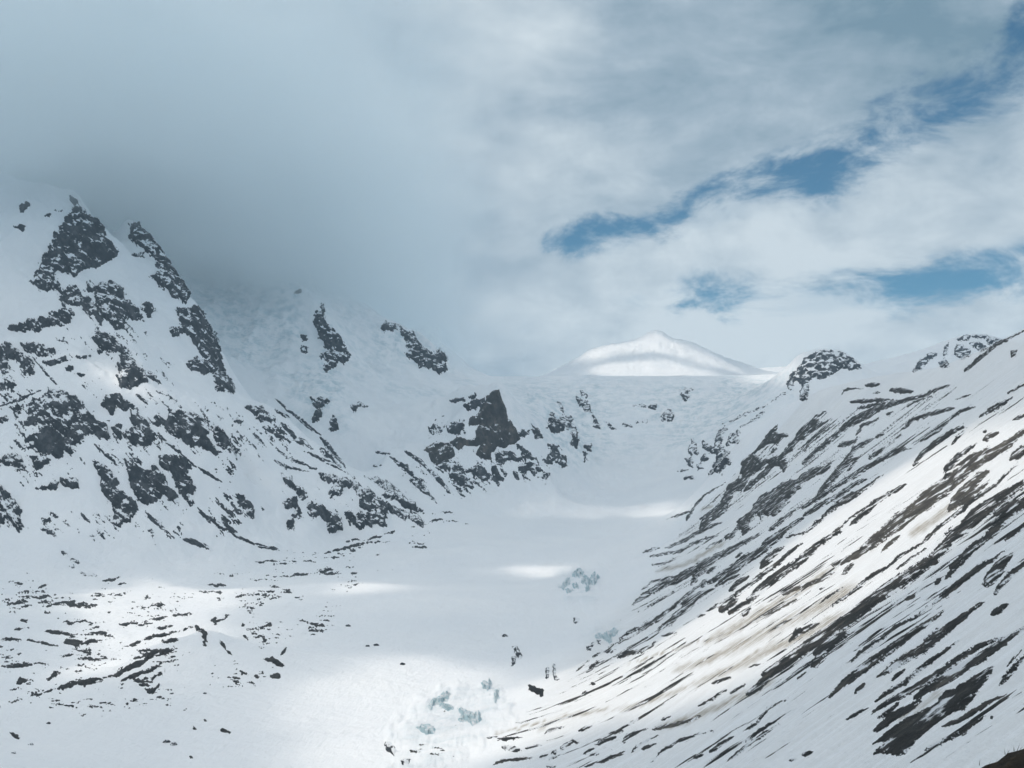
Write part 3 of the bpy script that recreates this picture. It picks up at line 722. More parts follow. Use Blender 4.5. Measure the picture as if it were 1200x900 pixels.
SETS['rib'] = parse("""
N 22 0,480 80,400 190,320 280,230 400,180 520,145 640,115 790,50 ; 14 20,460 130,360 230,280 320,240 420,190 ; 9 540,185 600,145 700,112 ; 14 290,325 330,270 420,230 ; 22 190,385 230,370 290,355 300,330 ; 16 0,330 60,290 135,245 ; 14 0,290 80,220 130,190
N 28 80,650 180,540 240,470 280,400 340,360 390,340 ; 10 395,335 440,315 ; 16 250,470 320,440 ; 14 240,520 300,450 ; 34 -40,600 0,555 60,520 130,500 155,465 ; 16 540,295 600,235 680,210 780,185 825,178 ; 20 360,450 420,410 450,385 ; 9 465,375 545,310
N 24 0,720 120,640 250,560 400,470 500,410 560,390 ; 10 300,520 440,450 560,400 630,380 ; 26 0,760 100,700 200,650 280,590 350,560 ; 20 0,860 100,780 160,720 280,650 380,580 440,530 ; 30 190,700 240,670 290,630
N 14 800,235 850,195 935,170 ; 19 960,225 1030,180 1140,118 ; 6 830,130 920,100 ; 7 1110,100 1200,50 ; 24 600,490 650,420 700,380 770,330 840,290 890,280 ; 16 810,375 840,330 880,300 ; 10 640,360 760,290 ; 10 690,305 790,260
N 26 260,810 320,760 370,710 400,680 480,630 560,585 ; 12 120,890 200,830 260,770 340,715 ; 28 720,640 780,560 790,500 850,430 920,390 950,365
N 16 650,900 760,800 860,730 900,690 1050,590 1140,500 1200,440 ; 34 1120,460 1180,420 1230,370 ; 62 780,900 880,820 960,740 1050,680 1130,630 1230,560 ; 62 1040,760 1100,720 1230,690 ; 40 980,900 1070,800 1130,760 ; 12 1100,890 1230,800
N 12 210,100 250,75 330,70 ; 12 260,145 380,135 490,130 ; 12 300,180 380,160 440,145 ; 18 470,80 530,78 600,88 ; 13 340,55 420,45 ; 7 380,95 430,88 ; 10 450,215 490,198 ; 12 1140,240 1230,205 ; 10 980,310 1000,295 ; 8 0,410 40,380
O 12 250,290 320,265 420,235 500,130 600,70 660,30 ; 18 380,300 430,240 ; 20 480,290 560,250 620,180 ; 10 80,525 160,495 200,490 ; 18 240,495 380,440 460,390 560,340 640,315 ; 16 130,555 240,530 330,520 420,470 540,420 610,405 ; 9 140,610 230,600 300,570 ; 12 520,500 560,470 640,430
O 42 10,890 100,820 200,760 310,720 380,680 480,620 590,560 700,500 800,450 900,400 ; 12 70,790 150,730 320,685 ; 34 420,750 450,690 500,650 560,590 ; 16 530,670 600,620 ; 12 730,560 780,520 ; 14 310,895 420,800 520,720 ; 24 490,770 520,710
O 52 540,740 640,690 730,640 800,580 900,530 960,460 1030,410 1090,360 1150,310 1200,280 ; 40 910,630 960,570 1030,510 1080,480 ; 36 350,890 420,850 500,810 580,780 ; 22 580,760 680,710 770,680 ; 34 690,800 750,730 830,690
O 26 600,895 700,840 800,770 900,700 980,640 1040,600 1100,530 1200,460 ; 44 800,890 860,830 900,780 980,720 1060,670 1200,570 ; 16 970,370 1060,290 1200,190 ; 12 1080,420 1200,390
P 26 -60,550 0,500 80,440 160,380 230,310 290,270 340,250 ; 9 240,590 270,565 360,505 ; 8 240,520 270,515 ; 13 300,600 400,530 500,450 560,420 600,380 700,320 800,250 ; 8 600,430 680,370 750,325
P 48 30,895 130,830 230,760 320,700 400,650 500,570 600,500 700,440 780,380 830,310 870,250 940,210 1000,160 ; 48 210,890 260,800 320,760 400,720 ; 16 100,770 140,730 200,700 240,680 ; 12 640,570 690,550 ; 18 785,500 810,465
P 28 830,475 870,420 950,340 1040,270 1100,220 ; 15 390,865 430,820 520,760 600,700 700,650 750,600 ; 22 770,595 800,570 880,510 980,430 1060,380 1120,330 ; 44 1010,510 1050,460 1100,400 1150,360 ; 22 1060,550 1100,490 1150,440 1230,380 ; 22 1050,640 1080,620 1120,590
P 26 430,890 520,830 620,770 700,710 790,650 830,625 ; 12 1110,295 1150,260 1230,210
Q 34 60,590 130,520 220,450 320,380 420,310 480,260 ; 42 330,470 400,430 480,370 600,300 700,220 800,150 970,30 ; 18 420,490 500,420 ; 12 610,250 700,180 ; 20 330,610 400,560 500,500 600,410 700,340 820,250 ; 22 210,560 270,505 ; 11 160,720 220,680 290,645
Q 32 300,690 400,620 500,570 620,490 720,430 830,350 960,280 1080,230 ; 20 340,710 430,650 470,610 ; 46 560,590 640,530 740,480 840,420 950,350 1060,270 1230,165 ; 36 320,785 430,700 540,640 600,590
Q p 320,855 430,770 560,690 680,620 740,540 800,540 900,460 1020,405 1010,450 980,500 920,560 880,620 850,660 780,680 700,730 620,790 560,850 500,920 320,920 400,840
Q 22 620,895 720,850 840,780 980,690 ; 22 720,760 820,720 900,670 1000,610 1100,570 ; 28 1050,520 1100,460 1230,310 ; 8 1100,410 1190,300 ; 14 1000,710 1020,700 ; 10 840,810 870,790
R 20 120,235 170,190 240,165 320,120 400,60 460,10 ; 26 330,170 390,135 430,90 480,50 540,10 ; 10 350,210 430,190 ; 14 115,325 160,300 240,295 300,265 310,240 ; 14 40,300 100,280 ; 10 540,105 580,90 ; 14 590,75 680,30 720,10 ; 34 660,75 700,40 760,10 ; 24 710,95 760,50 830,20 ; 20 780,100 830,60
R 26 1040,240 1080,190 1140,165 1200,140 ; 40 810,530 880,480 920,420 1000,370 1080,310 1200,250 ; 11 620,465 720,430 ; 14 720,520 800,470 ; 7 820,380 880,355 ; 12 540,590 620,550 700,495 ; 9 345,665 395,645 ; 8 1080,440 1130,405
R 12 790,720 860,680 930,600 1040,540 ; 16 800,780 880,720 990,650 ; 14 700,890 780,820 900,740 1000,680 ; 12 610,840 660,800 740,750 ; 10 520,870 570,850 ; 9 730,870 820,800 ; 12 290,895 340,840 430,780 520,750 640,715 ; 10 180,840 220,800 330,745 ; 12 240,820 320,790
R 9 20,895 100,860 150,830 ; 16 140,790 170,750 230,725 280,710 ; 14 0,790 60,765 100,755 ; 8 80,735 140,725 ; 20 1110,860 1170,835 ; 9 1040,880 1070,875
S 14 110,430 180,430 260,420 ; 6 50,420 110,418 ; 20 140,475 200,485 260,495 ; 7 280,485 370,462 ; 16 90,580 150,555 240,550 320,540 ; 14 360,540 410,520 ; 24 480,490 520,460 560,440 590,455 ; 14 430,520 470,500 ; 9 410,550 490,520 ; 14 390,400 430,375 500,360 ; 14 590,385 630,365 670,348
S 14 690,465 740,440 800,425 ; 10 620,515 680,490 ; 9 650,530 715,510 ; 12 770,400 850,380 ; 18 850,450 880,410 930,395 ; 12 630,590 700,570 790,530 850,520 ; 8 400,595 460,590 ; 15 660,105 690,110 ; 16 610,175 640,150
L 11 440,890 500,840 550,800 ; 11 570,780 630,740 ; 16 650,740 700,720 ; 14 740,785 800,760 860,750 960,700 ; 22 520,890 560,850 600,820 650,810
""")
SETS['scree'] = parse("""
N 72 380,900 520,800 650,690 800,580 920,470 1020,420 1090,380 1230,290 ; 58 790,740 860,650 950,560 1010,520 ; 30 860,700 980,600 1010,565 ; 26 980,350 1010,325 1060,310
P 50 440,330 520,280 600,210 700,150 800,80 ; 30 300,410 400,370 470,330 510,320 ; 14 350,450 400,400 ; 20 530,350 570,310 620,270 ; 15 70,550 130,520 240,480 310,440
R 10 870,110 940,80 1080,10 ; 22 300,715 380,695 480,672 560,640
""")
SETS['moraine'] = parse("""
C 10 0,680 100,650 200,620 320,590 ; 20 210,620 300,600 400,575 ; 20 400,575 470,540 540,505 ; 13 430,590 520,560 590,520 ; 10 460,520 540,495 620,480 ; 9 470,600 540,580 580,560 ; 26 560,500 620,480 ; 10 420,480 500,450 560,435 640,420 690,400 ; 15 690,405 715,425 720,470 ; 16 740,385 790,380 ; 12 480,485 560,490 610,490 ; 14 570,460 630,450
C 10 470,590 510,600 560,590 ; 9 500,620 540,630 ; 8 490,605 530,612 ; 14 520,640 560,610 ; 10 770,450 800,490 815,505 ; 16 845,400 860,395 ; 8 850,430 870,450 ; 8 925,440 935,465 ; 6 940,400 955,390 ; 22 930,515 970,530 1000,550 ; 12 990,500 1010,475 ; 14 950,575 990,580 ; 8 840,560 870,575 ; 8 890,575 910,585 ; 7 860,595 900,605
C 14 130,330 230,325 360,332 ; 10 270,320 330,325 ; 7 140,295 200,292 ; 8 300,295 370,292 ; 6 390,292 470,285 ; 8 0,310 25,308 ; 10 210,388 280,385 370,390 ; 10 70,382 100,388 ; 7 50,415 100,410 ; 12 160,420 220,425 270,440 ; 10 340,428 370,425 ; 8 0,445 100,450 200,470 ; 22 220,465 280,462 330,455
C 10 0,545 100,535 190,532 ; 12 200,515 280,500 ; 14 60,605 80,590 120,595 ; 12 160,595 180,575 215,565 ; 7 430,340 580,328 ; 10 540,380 590,370 ; 7 610,362 680,358 ; 7 420,395 480,392 ; 7 550,410 620,400 ; 7 360,242 440,230 ; 6 410,252 450,250 ; 8 130,268 170,255
C 8 730,255 790,258 ; 7 700,278 780,280 ; 6 660,290 700,288 ; 8 800,228 830,232 ; 7 760,305 790,303 ; 7 810,300 880,290 ; 8 700,720 725,735 ; 7 670,755 700,765 ; 8 780,768 830,780 ; 8 650,855 690,870 ; 13 40,780 70,800
J 9 600,575 700,545 830,540 ; 8 520,595 620,570 720,570 ; 8 620,540 760,520 850,495 ; 6 110,645 260,630 490,632 ; 5 340,615 520,595 ; 5 0,685 140,692 ; 7 310,705 440,690 620,688 ; 14 490,682 540,672 570,672 ; 6 180,718 280,714 ; 8 640,688 680,688 ; 5 620,660 700,650 ; 6 80,805 230,770 ; 6 120,850 180,825 ; 6 40,900 80,880
J 9 660,740 720,735 ; 8 500,710 520,730 ; 5 900,415 1000,405 ; 5 990,455 1060,435 1190,455 ; 5 1020,410 1100,400 1200,430 ; 5 920,545 1030,545 ; 7 930,565 1000,565 ; 5 760,600 800,598
""")
SETS['ice_block'] = parse('''
K p 265,515 300,490 340,465 370,443 382,470 350,490 320,505 290,520 ; p 430,530 470,535 520,550 535,575 510,600 480,585 440,570 ; p 540,400 570,395 590,410 570,430 550,425 ; p 340,500 390,505 400,525 350,520
K p 600,435 615,430 610,490 595,485 ; p 230,610 290,605 330,625 280,640
L p 430,205 470,165 500,200 480,215 ; p 480,225 530,215 540,240 500,255 ; p 530,230 585,190 590,215 545,240 ; p 510,320 530,270 570,240 605,215 595,255 550,285 ; p 340,285 390,235 400,260 365,300 ; p 370,300 420,310 400,335 ; p 430,270 460,260 455,295 430,300
L p 590,635 660,620 690,590 745,595 730,625 700,640 720,680 660,680 640,650
''')
SETS['hole_shade'] = parse('''
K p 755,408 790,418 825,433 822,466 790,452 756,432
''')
SETS['boulder_px'] = parse("""
J p 620,740 650,750 640,765 ; p 550,760 570,765 560,775
L p 10,710 40,705 70,775 60,800 35,795 ; p 0,780 30,780 20,830 0,845 ; p 430,500 475,515 465,540 435,540 ; p 520,705 550,700 575,670 580,695 550,730 530,730 ; p 600,660 625,662 620,690 602,685
K p 80,675 110,680 140,720 130,745 90,715 ; p 840,330 852,325 850,385 838,380 ; p 872,310 882,310 884,365 900,385 880,390 870,350 ; p 160,765 200,760 195,785 165,785
""")
LBL = {   # name, label, group, raggedness, relief, flow direction, stretch along it
 'crag': ('rock_crag', 'dark crag standing in snow on the cloud-capped mountain', 'crags on the cloud-capped mountain', 1.0, 2.9, 0.95, 1.9),
 'crag_band': ('rock_rib', 'thin dark rock rib running down snow of the cloud-capped mountain', 'thin ribs on the cloud-capped mountain', 0.8, 0.9, 0.8, 2.0),
 'pyramid': ('rock_pyramid', 'dark pointed rock pyramid rising above the head of the glacier', None, 0.4, 3.0, 1.3, 1.8),
 'foot_crag': ('rock_crag', 'broken dark crag on the snow slope around the rock pyramid', 'crags around the rock pyramid', 0.9, 1.3, 1.1, 1.5),
 'ice_crag': ('rock_crag', 'dark rock showing through the crevassed ice fall at the valley head', 'rocks in the ice fall', 0.9, 1.2, None, 1.0),
 'knob': ('rock_summit', 'rounded dark rock summit with snow ledges beside the snowy saddle', None, 0.6, 1.4, None, 1.0),
 'far_peak': ('rock_crag', 'dark cliff band on the jagged snowy peak behind the striped slope', 'cliffs of the jagged snowy peak', 0.6, 1.0, None, 1.0),
 'crest': ('rock_crag', 'dark rock band on the crest of the striped valley slope', 'rocks along the crest of the striped slope', 0.8, 0.9, -0.75, 2.5),
 'rib': ('rock_rib', None, None, 0.95, 0.5, -0.62, 10.0),
 'scree': ('scree_band', 'grey brown scree band between snow streaks on the sunlit valley slope', 'scree bands on the valley slope', 0.9, 0.4, -0.62, 6.0),
 'moraine': ('moraine_band', 'low dark moraine rubble showing through snow beside the glacier', 'moraine rubble beside the glacier', 1.35, 1.6, 0.0, 2.4),
 'ice_block': ('ice_block', 'blue broken ice standing out of the snow at the glacier edge', 'blue ice blocks along the glacier edge', 1.3, 3.6, 0.9, 1.3),
 'hole_shade': ('melt_hole_shade', 'black patch painted as the shade of an opening in the snow where the glacier meets the striped slope', None, 0.8, 0.8, None, 1.0),
 'boulder_px': ('boulder', 'dark boulder lying on the snow of the glacier', 'boulders on the glacier', 0.5, 1.6, None, 1.0),
}
BIAS = dict(moraine=-0.5, crag=0.65, crag_band=0.5, foot_crag=1.0, pyramid=0.35, ice_crag=0.8, far_peak=0.7, knob=0.6, crest=0.5, scree=0.4, ice_block=0.5)
UNIQ = {('crag', 0): 'large triangular dark cliff below the cloud, the biggest of its mountain',
        ('crag', 5): 'steep dark ridge of rock rising straight into the low cloud',
        ('crag', 6): 'dark foot of the steep ridge beside the hanging glacier',
        ('scree', 0): 'broadest grey brown scree band crossing the sunlit valley slope'}
for key, (nm, lab, grp, rag, rel, flow, stretch) in LBL.items():
    mat = M_PYR if key == 'pyramid' else M_SCREE if key == 'scree' else M_RUBBLE if key in ('rib', 'crest') else M_MORAINE if key == 'moraine' else M_ICE if key == 'ice_block' else M_HOLE_SHADE if key == 'hole_shade' else M_ROCK
    for k, (p, hw) in enumerate(SETS[key]):
        L = float(np.hypot(*(p.max(0) - p.min(0))))
        fl = flow
        l2, g2 = lab, grp
        if key in ('rib', 'scree', 'moraine'):
            d = p[-1] - p[0]
            fl = math.atan2(d[1], d[0])
            if math.cos(fl) < 0: fl += math.pi
        if key == 'rib':
            if hw is None: fl = -0.62
            else: hw = hw * 1.15
            wd = 'broad' if (hw is None or hw > 3.6) else 'narrow'
            ln = 'long' if L > 70 else 'short'
            l2 = f'{ln} {wd} dark rock streak between the snow bands of the valley slope'
            g2 = f'{ln} {wd} rock streaks on the valley slope'
        if key in ('crag', 'crag_band'):
            yc = float(p[:, 1].mean())
            hi = 'high on' if yc < 420 else 'near the foot of' if yc > 560 else 'halfway up'
            sz = 'big' if L > 40 else 'small'
            l2 = lab.replace('dark', f'{sz} dark', 1).replace('on the cloud' if key == 'crag' else 'of the cloud', f'{hi} the cloud')
            g2 = f'{sz} {grp} {hi}'.replace(' on the cloud-capped mountain', '')
        if key == 'moraine':
            ln = 'long' if L > 26 else 'short'
            l2 = f'{ln} low band of dark moraine rubble in the snow beside the glacier'
            g2 = f'{ln} moraine bands beside the glacier'
        props = dict(label=UNIQ.get((key, k), l2), category='ice' if key == 'ice_block' else 'opening' if key == 'hole_shade' else 'rock')
        if g2 and (key, k) not in UNIQ: props['group'] = g2
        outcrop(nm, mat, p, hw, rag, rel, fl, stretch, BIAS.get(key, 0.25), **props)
def speckle(mat, outline, field, seed):
    """thin stones and blades of rock scattered through the snow, too small to pick apart"""
    o = np.array([[float(q) for q in a.split(',')] for a in outline.split()])
    x0, y0 = o.min(0); x1, y1 = o.max(0)
    gx, gy = np.meshgrid(np.arange(x0, x1, STEP), np.arange(y0, y1, STEP))
    X, Y, Z = ground(gx, gy)
    ins = poly_sd(gx, gy, o)
    with np.errstate(all='ignore'):
        f = field(gx, gy, X, Y, Z) - 0.5 * sstep(25, -5, ins)
        s_ = Y / FPX
        P3 = np.stack([X, Y, Z + np.where(f > 0, 0.25 + np.minimum(f * 4, 0.7), np.maximum(f * 6, -1.5)) * s_], -1)
    ny, nx = gx.shape
    ix = np.arange(ny * nx).reshape(ny, nx)
    c = np.stack([ix[:-1, :-1], ix[1:, :-1], ix[1:, 1:], ix[:-1, 1:]], -1)
    Yc = Y.ravel()[c]
    with np.errstate(all='ignore'):
        keep = np.isfinite(Yc).all(-1) & (Yc.max(-1) < Yc.min(-1) * 1.05) & (f.ravel()[c].max(-1) > 0)
    F = c[keep]
    u, inv = np.unique(F, return_inverse=True)
    L = LOOSE.setdefault(mat.name, [[], [], 0])
    L[0].append(P3.reshape(-1, 3)[u]); L[1].append(inv.reshape(-1, 4) + L[2]); L[2] += len(u)
def hill_field(gx, gy, X, Y, Z):
    q = Y + 0.30 * X
    big = fbm(q / 210 + 3, Z / 160, 3)
    return fbm(q / 19, Z / 75 + 5, 5, 0.62) * 0.95 + 0.25 * fbm(q / 5, Z / 14, 3) + 0.5 * big - 0.29
speckle(M_RUBBLE, "1225,420 1120,440 1000,462 930,482 870,520 800,600 755,650 730,720 650,790 600,830 560,870 560,915 1225,915", hill_field, 1)
def massif_field(gx, gy, X, Y, Z):
    ca, sa = math.cos(0.85), math.sin(0.85)
    al, ac = gx * ca + gy * sa, -gx * sa + gy * ca
    return fbm(al / 20, ac / 5.5 + 5, 5, 0.62) * 0.9 + 0.6 * fbm(gx / 60 + 4, gy / 60, 3) + 0.3 * fbm(gx / 2.6, gy / 2.6, 2) - 0.33
speckle(M_ROCK, "-20,420 60,380 110,300 150,330 240,440 330,480 420,560 495,606 440,625 330,640 200,648 60,640 -20,630", massif_field, 2)
speckle(M_ROCK, "430,540 480,500 540,462 590,470 620,520 700,500 720,540 640,575 540,600 450,560", massif_field, 3)
def floor_field(gx, gy, X, Y, Z):
    return fbm(gx / 15, gy / 3.6, 5, 0.62) * 0.9 + 0.7 * fbm(gx / 70 + 14, gy / 30, 3) + 0.3 * fbm(gx / 2.6, gy / 2.2, 2) - 0.42
speckle(M_MORAINE, "-20,655 120,668 300,640 440,612 560,600 560,625 440,690 360,800 230,850 80,850 -20,860", floor_field, 4)
speckle(M_MORAINE, "450,905 480,840 520,815 560,840 560,905", floor_field, 5)
for mname, (vv, ff, _) in LOOSE.items():
    link("loose_stones", new_mesh("loose_stones", np.concatenate(vv), np.concatenate(ff)), bpy.data.materials[mname], kind="stuff")

# ------------------------------------------------------------------ air: haze over the whole valley, and the cloud bank on the summits
def box_mesh(name, x0, x1, y0, y1, z0, z1):
    V = [(x, y, z) for z in (z0, z1) for y in (y0, y1) for x in (x0, x1)]
    F = [(0, 2, 3, 1), (4, 5, 7, 6), (0, 1, 5, 4), (2, 6, 7, 3), (0, 4, 6, 2), (1, 3, 7, 5)]
    me = new_mesh(name, V, F)
    me.polygons.foreach_set("use_smooth", np.zeros(6, bool))
    return me
M_HAZE = bpy.data.materials.new("haze"); M_HAZE.use_nodes = True
nd, lk = M_HAZE.node_tree.nodes, M_HAZE.node_tree.links
nd.remove(nd["Principled BSDF"])
pv = nd.new("ShaderNodeVolumePrincipled")
pv.inputs["Color"].default_value = (0.66, 0.84, 0.97, 1)
pv.inputs["Density"].default_value = HAZE
pv.inputs["Anisotropy"].default_value = 0.2
lk.new(pv.outputs[0], nd["Material Output"].inputs["Volume"])
zlo, zhi = float(TZ.min()) - 1.0, float(TZ.max()) + 30.0
link("haze", box_mesh("haze", -7500, 7500, -400, 13200, min(zlo, 100.0), zhi), M_HAZE, kind="stuff")

M_CLOUD = bpy.data.materials.new("cloud_bank"); M_CLOUD.use_nodes = True
nd, lk = M_CLOUD.node_tree.nodes, M_CLOUD.node_tree.links
nd.remove(nd["Principled BSDF"])
pv = nd.new("ShaderNodeVolumePrincipled")
pv.inputs["Color"].default_value = (0.90, 0.97, 1.0, 1)
pv.inputs["Anisotropy"].default_value = 0.1
gg = nd.new("ShaderNodeNewGeometry")
nz = noise(nd, lk, 0.0017, 5, 0.66, gg.outputs["Position"])
sxyz = nd.new("ShaderNodeSeparateXYZ"); lk.new(gg.outputs["Position"], sxyz.inputs[0])
wob = math_n(nd, lk, 'SUBTRACT', nz.outputs[0], 0.5)
def fade(v, amp, lo, hi):
    m = nd.new("ShaderNodeMapRange"); m.interpolation_type = 'SMOOTHSTEP'
    m.inputs["From Min"].default_value = lo; m.inputs["From Max"].default_value = hi
    lk.new(math_n(nd, lk, 'ADD', v, math_n(nd, lk, 'MULTIPLY', wob, amp)), m.inputs["Value"])
    return m.outputs[0]
hz = math_n(nd, lk, 'ADD', sxyz.outputs[2], math_n(nd, lk, 'MULTIPLY', math_n(nd, lk, 'SUBTRACT', sxyz.outputs[1], 5600), 0.16))   # the base drops towards the back
hz = math_n(nd, lk, 'ADD', hz, math_n(nd, lk, 'MULTIPLY', math_n(nd, lk, 'MAXIMUM', math_n(nd, lk, 'SUBTRACT', -1450, sxyz.outputs[0]), 0.0), 0.3))
dens = math_n(nd, lk, 'MULTIPLY', fade(hz, 560, CAMZ + 930, CAMZ + 1180), fade(sxyz.outputs[2], 900, CAMZ + 2250, CAMZ + 1450))
dens = math_n(nd, lk, 'MULTIPLY', dens, fade(sxyz.outputs[0], 1500, -50, -1200))
dens = math_n(nd, lk, 'MULTIPLY', dens, fade(sxyz.outputs[1], 300, 3950, 4550))
lk.new(math_n(nd, lk, 'MULTIPLY', dens, CLOUD_D), pv.inputs["Density"])
lk.new(pv.outputs[0], nd["Material Output"].inputs["Volume"])
def lump(name, c, r, n=48, amp=0.0, seed=0, power=1.0):
    V, F = [], []
    th = np.linspace(0, math.pi, n // 2 + 1); ph = np.linspace(0, 2 * math.pi, n, endpoint=False)
    TH, PH = np.meshgrid(th, ph, indexing='ij')
    D = np.stack([np.sin(TH) * np.cos(PH), np.sin(TH) * np.sin(PH), np.cos(TH)], -1)
    D = np.sign(D) * np.abs(D) ** power
    if amp:
        k = 1 + amp * (perlin(D[..., 0] * 2.5 + seed, D[..., 1] * 2.5 + D[..., 2] * 1.7 + seed) )
        k[0] = k[0].mean(); k[-1] = k[-1].mean()
        D = D * k[..., None]
    V = (D * np.array(r) + np.array(c)).reshape(-1, 3)
    ix = np.arange(len(V)).reshape(TH.shape)
    a, b = ix[:-1], ix[1:]
    F = np.stack([a, b, np.roll(b, -1, 1), np.roll(a, -1, 1)], -1).reshape(-1, 4)
    me = new_mesh(name, V, F)
    import bmesh
    bm = bmesh.new(); bm.from_mesh(me); bmesh.ops.remove_doubles(bm, verts=bm.verts, dist=0.01); bmesh.ops.recalc_face_normals(bm, faces=bm.faces); bm.to_mesh(me); bm.free()
    return me
hx_, hy_ = np.meshgrid(np.linspace(-4900, 120, 60), np.linspace(3900, 8600, 60))
zb_ = np.maximum(CAMZ + 890 - 0.16 * (hy_ - 5600) - 0.3 * np.clip(-1450 - hx_, 0, 900) + 70 * fbm(hx_ / 500, hy_ / 500, 3), CAMZ + 560)
zt_ = np.full_like(zb_, CAMZ + 2450)
inn_ = np.minimum.reduce([hx_ + 4900, 120 - hx_, hy_ - 3900, 8600 - hy_])
zm_ = 0.5 * (zb_ + zt_)
zb_ = np.where(inn_ <= 0, zm_ - 200, zb_); zt_ = np.where(inn_ <= 0, zm_ + 200, zt_)
nv_ = hx_.size; ny, nx = hx_.shape
ix = np.arange(nv_).reshape(ny, nx)
q_ = np.stack([ix[:-1, :-1], ix[:-1, 1:], ix[1:, 1:], ix[1:, :-1]], -1).reshape(-1, 4)
rim_ = np.concatenate([ix[0, :], ix[1:, -1], ix[-1, -2::-1], ix[-2:0:-1, 0]])
rim2_ = np.roll(rim_, -1)
Fh_ = np.concatenate([q_[:, ::-1], q_ + nv_, np.stack([rim_, rim2_, rim2_ + nv_, rim_ + nv_], -1)])
Vh_ = np.concatenate([np.stack([hx_, hy_, zb_], -1).reshape(-1, 3), np.stack([hx_, hy_, zt_], -1).reshape(-1, 3)])
link("cloud_bank", new_mesh("cloud_bank", Vh_, Fh_), M_CLOUD, label="grey cloud bank wrapped round the summits of the dark-ridged mountain", category="cloud")

# ------------------------------------------------------------------ added cloud layer out of view, its gaps shaped to let sun onto chosen patches
GAPS = [np.array([[float(q) for q in a.split(',')] for a in ln.split()]) for ln in """
450,900 520,850 560,812 640,792 760,762 860,702 930,642 1000,582 1080,532 1200,490 1230,480 1230,560 1200,575 1100,625 1010,700 940,758 850,818 760,842 700,852 600,880 560,900
335,900 335,845 385,800 440,775 500,768 560,790 540,830 480,870 450,900
592,597 650,590 700,593 780,589 804,597 765,605 720,601 690,608 640,604
590,668 650,666 655,674 595,674
92,415 150,440 185,458 150,470 105,445
120,690 190,680 280,692 240,735 120,800 60,800
680,420 735,402 757,395 775,391 805,406 850,427 872,438 830,428 775,413 730,412 700,420
640,441 700,429 760,423 830,434 870,441 700,437
530,426 548,431 592,441 560,441
880,441 900,431 930,432 930,442
395,684 440,684 440,694 395,694
""".strip().splitlines()]
DECK_Z = CAMZ + 3600.0
sh = np.array([sun_dir.x / sun_dir.z, sun_dir.y / sun_dir.z])
dgx, dgy = np.meshgrid(np.arange(-7000, 3600, 60.0), np.arange(-3000, 9000, 60.0))
thick = 230 + 160 * fbm(dgx / 1100, dgy / 1100, 4)
for gp in GAPS:
    X, Y, Z = ground(gp[:, 0], gp[:, 1])
    w = np.stack([X, Y], 1) + (DECK_Z - Z)[:, None] * sh
    w = w[np.isfinite(w).all(1)]
    if len(w) < 3: continue
    sd = poly_sd(dgx + 90 * fbm(dgx / 300, dgy / 300 + 5, 3), dgy + 90 * fbm(dgx / 300 + 7, dgy / 300, 3), w)
    thick = np.minimum(thick, -sd * (0.55 if np.nanmean(Y) > 7000 else 1.3) + 20)
# where the added layer is thinned to pass more sun; none over the summits
thin = np.zeros_like(dgx)
for cx, cy_, rx, ry in ((-2300 - 1250, 6300 - 660, 2300, 1700),):
    thin = np.maximum(thin, 0.0 * sstep(1.15, 0.75, np.hypot((dgx - cx) / rx, (dgy - cy_) / ry)))
THIN = [np.array([[float(q) for q in a.split(',')] for a in ln.split()]) for ln in """
-20,660 120,650 330,660 470,680 560,760 560,820 440,900 -20,900
""".strip().splitlines()]
for gp in THIN:
    X, Y, Z = ground(gp[:, 0], gp[:, 1])
    w = (np.stack([X, Y], 1) + (DECK_Z - Z)[:, None] * sh)[np.isfinite(Z)]
    thin = np.maximum(thin, 0.25 * sstep(-250, 250, poly_sd(dgx, dgy, w) + 300 * fbm(dgx / 500, dgy / 500, 3)))
edge = np.minimum.reduce([dgx + 7000, 3600 - dgx, dgy + 3000, 9000 - dgy])
thick = np.minimum(thick, edge * 0.8)
bot = DECK_Z - thick * 0.4; top = DECK_Z + thick * 0.6
ny, nx = dgx.shape
ix = np.arange(ny * nx).reshape(ny, nx)
c = np.stack([ix[:-1, :-1], ix[:-1, 1:], ix[1:, 1:], ix[1:, :-1]], -1)
c = c[thick.ravel()[c].max(-1) > 0].reshape(-1, 4)
M_DECK = bpy.data.materials.new("shade_cloud_layer"); M_DECK.use_nodes = True
nd, lk = M_DECK.node_tree.nodes, M_DECK.node_tree.links
nd.remove(nd["Principled BSDF"])
tr = nd.new("ShaderNodeBsdfTransparent"); tl = nd.new("ShaderNodeBsdfTranslucent"); tl.inputs[0].default_value = (0.93, 0.95, 0.97, 1)
ad = nd.new("ShaderNodeAttribute"); ad.attribute_name = "body"
mx = nd.new("ShaderNodeMixShader"); lk.new(ad.outputs["Fac"], mx.inputs[0]); lk.new(tr.outputs[0], mx.inputs[1]); lk.new(tl.outputs[0], mx.inputs[2])
lk.new(mx.outputs[0], nd["Material Output"].inputs["Surface"])
Vd = np.concatenate([np.stack([dgx, dgy, np.minimum(bot, DECK_Z)], -1).reshape(-1, 3), np.stack([dgx, dgy, np.maximum(top, DECK_Z + 1)], -1).reshape(-1, 3)])
Fd = np.concatenate([c[:, ::-1], c + ny * nx])
u, inv = np.unique(Fd, return_inverse=True)
me = new_mesh("shade_cloud_layer", Vd[u], inv.reshape(-1, 4))
body = np.tile(np.clip(thick.ravel() / 170, 0, 0.68) * (1 - thin.ravel()), 2)[u]
me.attributes.new("body", 'FLOAT', 'POINT').data.foreach_set("value", body.astype(np.float32))
link("shade_cloud_layer", me, M_DECK, kind="stuff")

